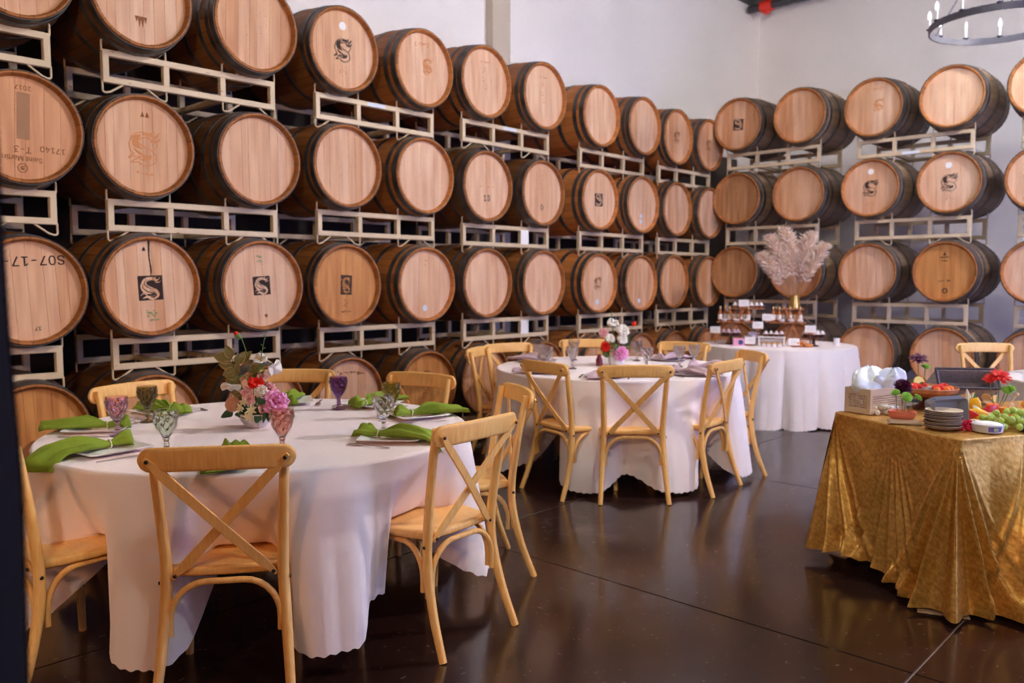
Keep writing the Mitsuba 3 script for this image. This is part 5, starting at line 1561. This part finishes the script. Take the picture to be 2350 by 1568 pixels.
CC_CUP = P(lathe([(0, 0), (.014, 0), (.019, .02), (0, .02)], 40, lambda th, k, p: 1 + .04 * np.cos(20 * th)), 'cake_cup', 40)
CC_DARK = P(lathe([(0, 0), (.014, 0), (.019, .02), (0, .02)], 40, lambda th, k, p: 1 + .04 * np.cos(20 * th)), 'cake_dark', 40)
FR_W, FR_M = P(frost_mesh(), 'frosting', 50), P(frost_mesh(), 'frosting_mauve', 50)


def cupcakes(gx, gy, z, spots, cup, fr, label, grp, s=1.25):
    for dx, dy in spots:
        k = thing('cupcake', label, 'cupcake', DP(gx, gy, z, dx, dy) @ T().scale([s] * 3), grp)
        put(k, 'case', cup)
        put(k, 'frosting', fr, mv(0, 0, .019))


cupcakes(.99, 7.92, ZT + .3695, [(x, y) for x in (-.02, .035, .09, .145, .20, .245) for y in (.06, .13)], CC_CUP, FR_W, 'white frosted cupcake on the top shelf of the left dessert stand', 'cupcakes on the left top shelf')
for gx, gy, xs, w in ((.99, 7.92, (-.12, .0, .10), 'left'), (1.50, 8.16, (-.11, -.02, .07), 'right')):
    for dx in xs:
        solo('white_dish', P(lathe([(0, 0), (.02, 0), (.034, .014), (.036, .02), (.03, .026), (0, .03)], 28), 'frosting', 40), f'small round white dessert along the front of the {w} stand', 'dessert', DP(gx, gy, ZT + .2295, dx, -.012 + .0), f'round white desserts on the {w} stand')
# cake stands
CSTAND = [P(lathe([(0, 0), (.05, 0), (.052, .006), (.016, .016), (.012, .075), (.03, .086), (0, .086)], 36), 'tray_dark', 40), P(lathe([(0, .085), (.115, .085), (.12, .088), (.12, .094), (.115, .096), (0, .095)], 48), 'tray_dark', 40)]
for x, y, lb in ((1.02, 7.76, 'dark cake stand of mauve cupcakes at the left of the dessert table'), (1.76, 8.07, 'dark cake stand of white cupcakes at the right of the dessert table')):
    k = thing('cake_stand', lb, 'cake stand', mv(x, y, ZT))
    put(k, 'foot', CSTAND[0])
    put(k, 'plate', CSTAND[1])
cupcakes(1.02, 7.76, ZT + .0965, [(-.075, 0), (-.02, -.05), (.04, -.04), (.07, .02), (-.03, .045), (.03, .06)], CC_DARK, FR_M, 'mauve frosted cupcake on the left dark cake stand', 'cupcakes on the left cake stand', 1.3)
cupcakes(1.76, 8.07, ZT + .0965, [(-.08, 0), (-.03, -.05), (.03, -.05), (.08, -.01), (-.03, .05), (.04, .055)], CC_DARK, FR_W, 'white frosted cupcake on the right dark cake stand', 'cupcakes on the right cake stand', 1.35)
k = thing('cake_stand', 'low white cake stand of lavender biscuits in the middle of the dessert table', 'cake stand', mv(1.24, 7.84, ZT))
put(k, 'foot', P(lathe([(0, 0), (.05, 0), (.052, .005), (.02, .012), (.016, .075), (0, .08)], 36), 'porcelain', 40))
put(k, 'plate', P(lathe([(0, .078), (.11, .079), (.118, .084), (.117, .089), (0, .086)], 48), 'porcelain', 40))
r6 = np.random.default_rng(61)
for i in range(12):
    solo('lavender_biscuit', P(rbox(.075, .026, .011, (0, 0, .0055), .004), 'macaron', 40), 'pale lavender biscuit piled on the low white cake stand', 'biscuit', mv(1.23 + r6.uniform(-.02, .02), 7.835 + r6.uniform(-.02, .02), ZT + .0875 + .0115 * (i // 3), DL + r6.uniform(-50, 50)), 'lavender biscuits')
k = thing('box_riser', 'white slatted box riser holding jars at the front of the dessert table', 'riser', mv(1.42, 7.85, ZT, DL))
put(k, 'lid', P(rbox(.27, .16, .014, (0, 0, .088), .003), 'porcelain', False))
put(k, 'leg', P(rbox(.02, .14, .08, (-.12, 0, .041), .003), 'porcelain', False))
put(k, 'leg', P(rbox(.02, .14, .08, (.12, 0, .041), .003), 'porcelain', False))
scene['jar_clear'] = {'type': 'thindielectric', 'int_ior': 1.4}
for i, dx in enumerate((-.075, -.025, .025, .075)):
    k = thing('pudding_jar', 'layered pudding jar at the front of the white riser', 'jar', DP(1.42, 7.85, ZT, dx, -.115), 'pudding jars')
    put(k, 'glass', P(lathe([(0, .0005), (.022, .0005), (.024, .004), (.024, .055), (.022, .06)], 28), 'jar_clear', 40))
    put(k, 'cream', P(lathe([(0, .002), (.0215, .002), (.0215, .026), (0, .026)], 24), 'frosting', 40))
    put(k, 'crumb', P(lathe([(0, .0265), (.0215, .0265), (.0215, .044), (0, .046)], 24), mat('crumb', lin(196, 160, 112), .8, .2) if i == 0 else 'crumb', 40))
cupcakes(1.44, 7.865, ZT + .0955, [(-.08, 0), (-.03, 0.02), (.02, -.01), (.07, .01)], CC_DARK, FR_W, 'white frosted cupcake on the white box riser', 'cupcakes on the white riser', 1.2)
k = thing('candy_box', 'small pink box with a dark blue picture at the front of the dessert table', 'box', DP(1.16, 7.66, ZT, 0, 0, 6))
put(k, 'carton', P(rbox(.11, .05, .075, (0, 0, .0375), .002), mat('carton_pink', lin(226, 156, 190), .5, .3), False))
put(k, 'print', P(extr(Point(0, 0).buffer(.024, 10), .001), mat('print_blue', lin(52, 64, 108), .5, .3), False), mv(.02, -.0262, .034) @ rot([1, 0, 0], 90))
for i in range(9):
    solo('pastry', P(bumpy(ball(.026, 2, (1.25, .9, .7)), .004, 50, i), mat('pastry', lin(206, 132, 78), .6, .3) if i == 0 else 'pastry', True), 'golden sugared pastry in the pile at the right front of the dessert table', 'pastry', DP(1.72, 7.93, ZT + .017 + .024 * (i > 5), -.09 + .032 * (i % 6) + (.03 if i > 5 else 0), -.03 + .035 * (i % 2), i * 50), 'golden pastries')
for i in range(8):
    solo('pink_biscuit', P(rbox(.06, .03, .012, (0, 0, .006), .004), mat('biscuit_pink', lin(222, 170, 168), .6, .3) if i == 0 else 'biscuit_pink', 40), 'pink wafer biscuit in the stack behind the golden pastries', 'biscuit', DP(1.63, 8.0, ZT + .0122 * (i // 2), -.05 + .07 * (i % 2), 0, r6.uniform(-15, 15)), 'pink wafer biscuits')
solo('paper_cup', P(lathe([(0, 0), (.026, 0), (.033, .075), (.0345, .076), (.032, .077), (.0255, .004), (0, .004)], 32), 'paper_white', 40), 'white paper cup at the right edge of the dessert table', 'cup', mv(1.90, 8.30, ZT))
for i, (x, y, z, lb) in enumerate([(.80, 7.83, ZT + .085, 'white sign card at the left edge of the dessert table'), (1.30, 7.79, ZT + .155, 'white sign card above the lavender biscuits'), (1.26, 7.71, ZT + .0, 'white sign card at the front middle of the dessert table'), (1.66, 7.84, ZT + .0, 'white sign card at the front right of the dessert table'),
                                 (1.29, 8.02, ZT + .225, 'white sign card among the bottles of the right stand'), (1.07, 7.93, ZT + .37, 'white sign card on the top shelf of the left stand'), (1.76, 7.99, ZT + .125, 'white sign card before the white cupcakes on the right')]):
    k = thing('sign_card', lb, 'sign', mv(x, y, z, DL), 'sign cards on the dessert table')
    put(k, 'card', P(rbox(.105, .003, .072, (0, 0, .052), .0008), 'paper_white', False))
    put(k, 'holder', P(rbox(.045, .03, .016, (0, .004, .008), .003), 'plank_wood', False))
    put(k, 'print', P(cat([rbox(.06, .0006, .003, (0, -.0018, zz), .0002) for zz in (.065, .054, .045)]), mat('print_grey', lin(196, 192, 196), .7, .2) if i == 0 else 'print_grey', False))
    if i in (0, 1, 6):
        put(k, 'post', P(rbox(.012, .012, max(z - ZT, .02), (0, .006, -(z - ZT) / 2), .002), 'plank_wood', False))
# brass vase and pampas grass
vk = thing('brass_vase', 'tapered brass vase on top of the right dessert stand', 'vase', mv(1.475, 8.245, ZT + .3695, DL))
scene[vk] = {**P(lathe([(0, 0), (.062, 0), (.066, .004), (.058, .05), (.044, .10), (.034, .135), (.038, .142), (.033, .142), (.03, .13), (.05, .06), (0, .01)], 44), 'brass', 40), 'to_world': place[vk]}


def plume(seed, L, W):
    """Pampas plume: a stalk with many fine tufts, growing along +z, drooping towards +x."""
    r = np.random.default_rng(seed)
    ms, stalk = [], spline([(0, 0, 0), (.0, 0, L * .4), (.02 * L, 0, L * .75), (.09 * L, 0, L)], 20)
    for i in range(1200):
        u = r.uniform(.34, 1)
        q = stalk[min(19, int(u * 19))]
        a = r.uniform(0, 2 * PI)
        w = W * (math.sin(PI * min(1, max(0, u - .28) * 1.3)) ** .6 * 1.0 + .12)
        d = np.array([math.cos(a), math.sin(a), r.uniform(.9, 1.9)])
        d /= np.linalg.norm(d)
        e = q + d * w * r.uniform(.7, 1.5)
        mid = (q + e) / 2 + np.array([math.cos(a), math.sin(a), .3]) * w * .16
        e = e + np.array([math.cos(a) * .25, math.sin(a) * .25, -.22]) * w
        c = np.cross(d, r.normal(size=3))
        c /= np.linalg.norm(c)
        wd = r.uniform(.0035, .0075)
        V = np.array([[q - c * wd * .5, q + c * wd * .5], [mid - c * wd, mid + c * wd], [e - c * wd * .25, e + c * wd * .25]])
        ms.append(grid_mesh(V))
    return cat(ms), tube(stalk, np.linspace(.003, .0012, 20), 6)


def pampas_mat(name, c):
    mat(name, lin(*c), .8, .2, two=True)


pampas_mat('pampas', (244, 226, 210))
pampas_mat('pampas_dark', (206, 176, 170))
for i, (tx, ty, L, W, lean, lb) in enumerate([(-.32, -.02, .62, .082, -27, 'pampas plume leaning far left in the brass vase'), (-.18, .03, .76, .088, -15, 'tall cream pampas plume left of the middle in the brass vase'), (-.03, -.02, .80, .085, -4, 'tallest cream pampas plume in the middle of the brass vase'),
                                          (.12, .0, .76, .085, 7, 'pale pampas plume right of the middle in the brass vase'), (.26, .03, .68, .08, 19, 'pampas plume leaning right in the brass vase'), (.02, .06, .62, .05, 2, 'dusky mauve pampas plume at the back of the brass vase')]):
    pm, st = plume(70 + i, L, W)
    k = thing('pampas_plume', lb, 'pampas grass', mv(1.475, 8.245, ZT + .3695 + .03, DL) @ mv(.012 * (i - 2.5), .004 * i, 0) @ rot([0, 1, 0], lean) @ (rot([0, 0, 1], 180) if lean < 0 else T()), 'pampas plumes in the brass vase')
    put(k, 'plume', P(pm, 'pampas_dark' if i == 5 else 'pampas', False))
    put(k, 'stalk', P(st, 'leaf_olive', 60))

# ------------------------------------------------------------------ small table at the right edge
k = thing('glass_vase', 'ribbed clear glass vase on the beige table at the right edge', 'vase', mv(3.985, 6.93, ZT, RIGHT))
scene[k] = {**P(lathe([(0, .001), (.05, .001), (.058, .01), (.06, .09), (.045, .12), (.04, .15)], 64, lambda th, k, p: 1 + .02 * np.cos(20 * th)), 'jar_glass', 40), 'to_world': place[k]}
posy('cut_flowers', 'white carnation and burgundy blooms in the ribbed glass vase at the right edge', mv(3.985, 6.93, ZT, RIGHT),
     [('carnation', PEONY, 'petal_white', (-.035, -.03, .27), (-.3, -.6, .6), 1.3, (0, 0, .02)), ('ranunculus', PEONY, 'petal_wine', (.01, 0, .36), (-.2, -.5, .8), 1.25, (.01, 0, .02)), ('ranunculus', RANUN, 'petal_wine', (.05, -.02, .30), (.4, -.4, .7), 1.6, (.01, 0, .02)), ('carnation', PEONY, 'petal_white', (.06, .01, .25), (.5, -.4, .6), 1.0, (0, .01, .02))])

# ------------------------------------------------------------------ chandelier
mat('iron_black', lin(58, 54, 66), .45, .4, metallic=.15)
mat('sleeve_ivory', lin(200, 196, 196), .4, .4)
CX, CY, CZ, CR = 3.28, 8.13, 3.60, .545
hk = thing('chandelier', 'black iron ring chandelier with bare candle bulbs at the top right', 'chandelier', mv(CX, CY, CZ))
put(hk, 'ring', P(lathe([(CR - .012, -.028), (CR, -.028), (CR, .028), (CR - .012, .028), (CR - .012, -.028)], 96), 'iron_black', 30))
BULBM = lathe([(0, .098), (.007, .10), (.0125, .112), (.0145, .126), (.011, .146), (.005, .162), (0, .172)], 14)
NB = 12
for i in range(NB):
    a = 2 * PI * i / NB + .22
    M = mv((CR - .006) * math.cos(a), (CR - .006) * math.sin(a), .02)
    put(hk, 'drip_cup', P(lathe([(0, 0), (.012, 0), (.024, .012), (.025, .016), (0, .014)], 20), 'iron_black', 40), M)
    put(hk, 'candle_sleeve', P(lathe([(0, .012), (.0115, .012), (.0115, .098), (0, .099)], 16), 'sleeve_ivory', 40), M)
    lit = i % 12 not in (1, 4, 8)
    put(hk, 'bulb', {**P(BULBM, 'paper_white', True), **({'emitter': {'type': 'area', 'radiance': rgb(BULB)}} if lit else {})}, M)
for i in range(3):
    a = 2 * PI * i / 3 + .9
    put(hk, 'hanger_rod', P(tube([(CR * .98 * math.cos(a), CR * .98 * math.sin(a), .02), (.02 * math.cos(a), .02 * math.sin(a), .82)], .006, 8), 'iron_black'))
put(hk, 'hub', P(lathe([(0, .78), (.03, .79), (.034, .83), (.012, .87), (0, .88)], 24), 'iron_black', 40))
put(hk, 'chain', P(tube([(0, 0, .87), (0, 0, ZC - CZ)], .008, 8), 'iron_black'))

# ------------------------------------------------------------------ navy drape close to the camera, at the left edge
def drape():
    n, m = 70, 48
    ze = [0, 1.064, 1.151, 1.236, 1.286, 1.362, 1.429, 1.477, 2.4]
    xe = [0, .005, .006, .0075, .006, .002, .001, 0, -.006]
    V = np.zeros((m, n, 3))
    u = np.linspace(0, 1, n)
    for j, z in enumerate(np.linspace(.005, 2.4, m)):
        e = np.interp(z, ze, xe)
        x = -.5 + (e + .5) * u
        y = (.022 * np.sin(u * 40 + .3 * z) + .01 * np.sin(u * 11)) * np.minimum(1, (1 - u) * 5)
        V[j] = np.stack([x, y, np.full(n, z)], -1)
    g = grid_mesh(V)
    W = V + np.array([0, .004, 0])
    h = grid_mesh(W)
    return cat([g, trimesh.Trimesh(h.vertices, h.faces[:, ::-1], process=False)])


k = thing('navy_drape', 'dark navy blue fabric drape, out of focus at the left edge of the photograph', 'curtain', mv(4.367, .22, 0, RIGHT))
put(k, 'fabric', P(drape(), 'navy', True))
put(k, 'pole', P(cat([tube([(-.52, .002, 2.41), (.1, .002, 2.41)], .012, 10), tube([(-.51, .03, 0), (-.51, .03, 2.42)], .016, 10), rbox(.3, .3, .01, (-.51, .03, .005))]), 'steel_leg', 40))
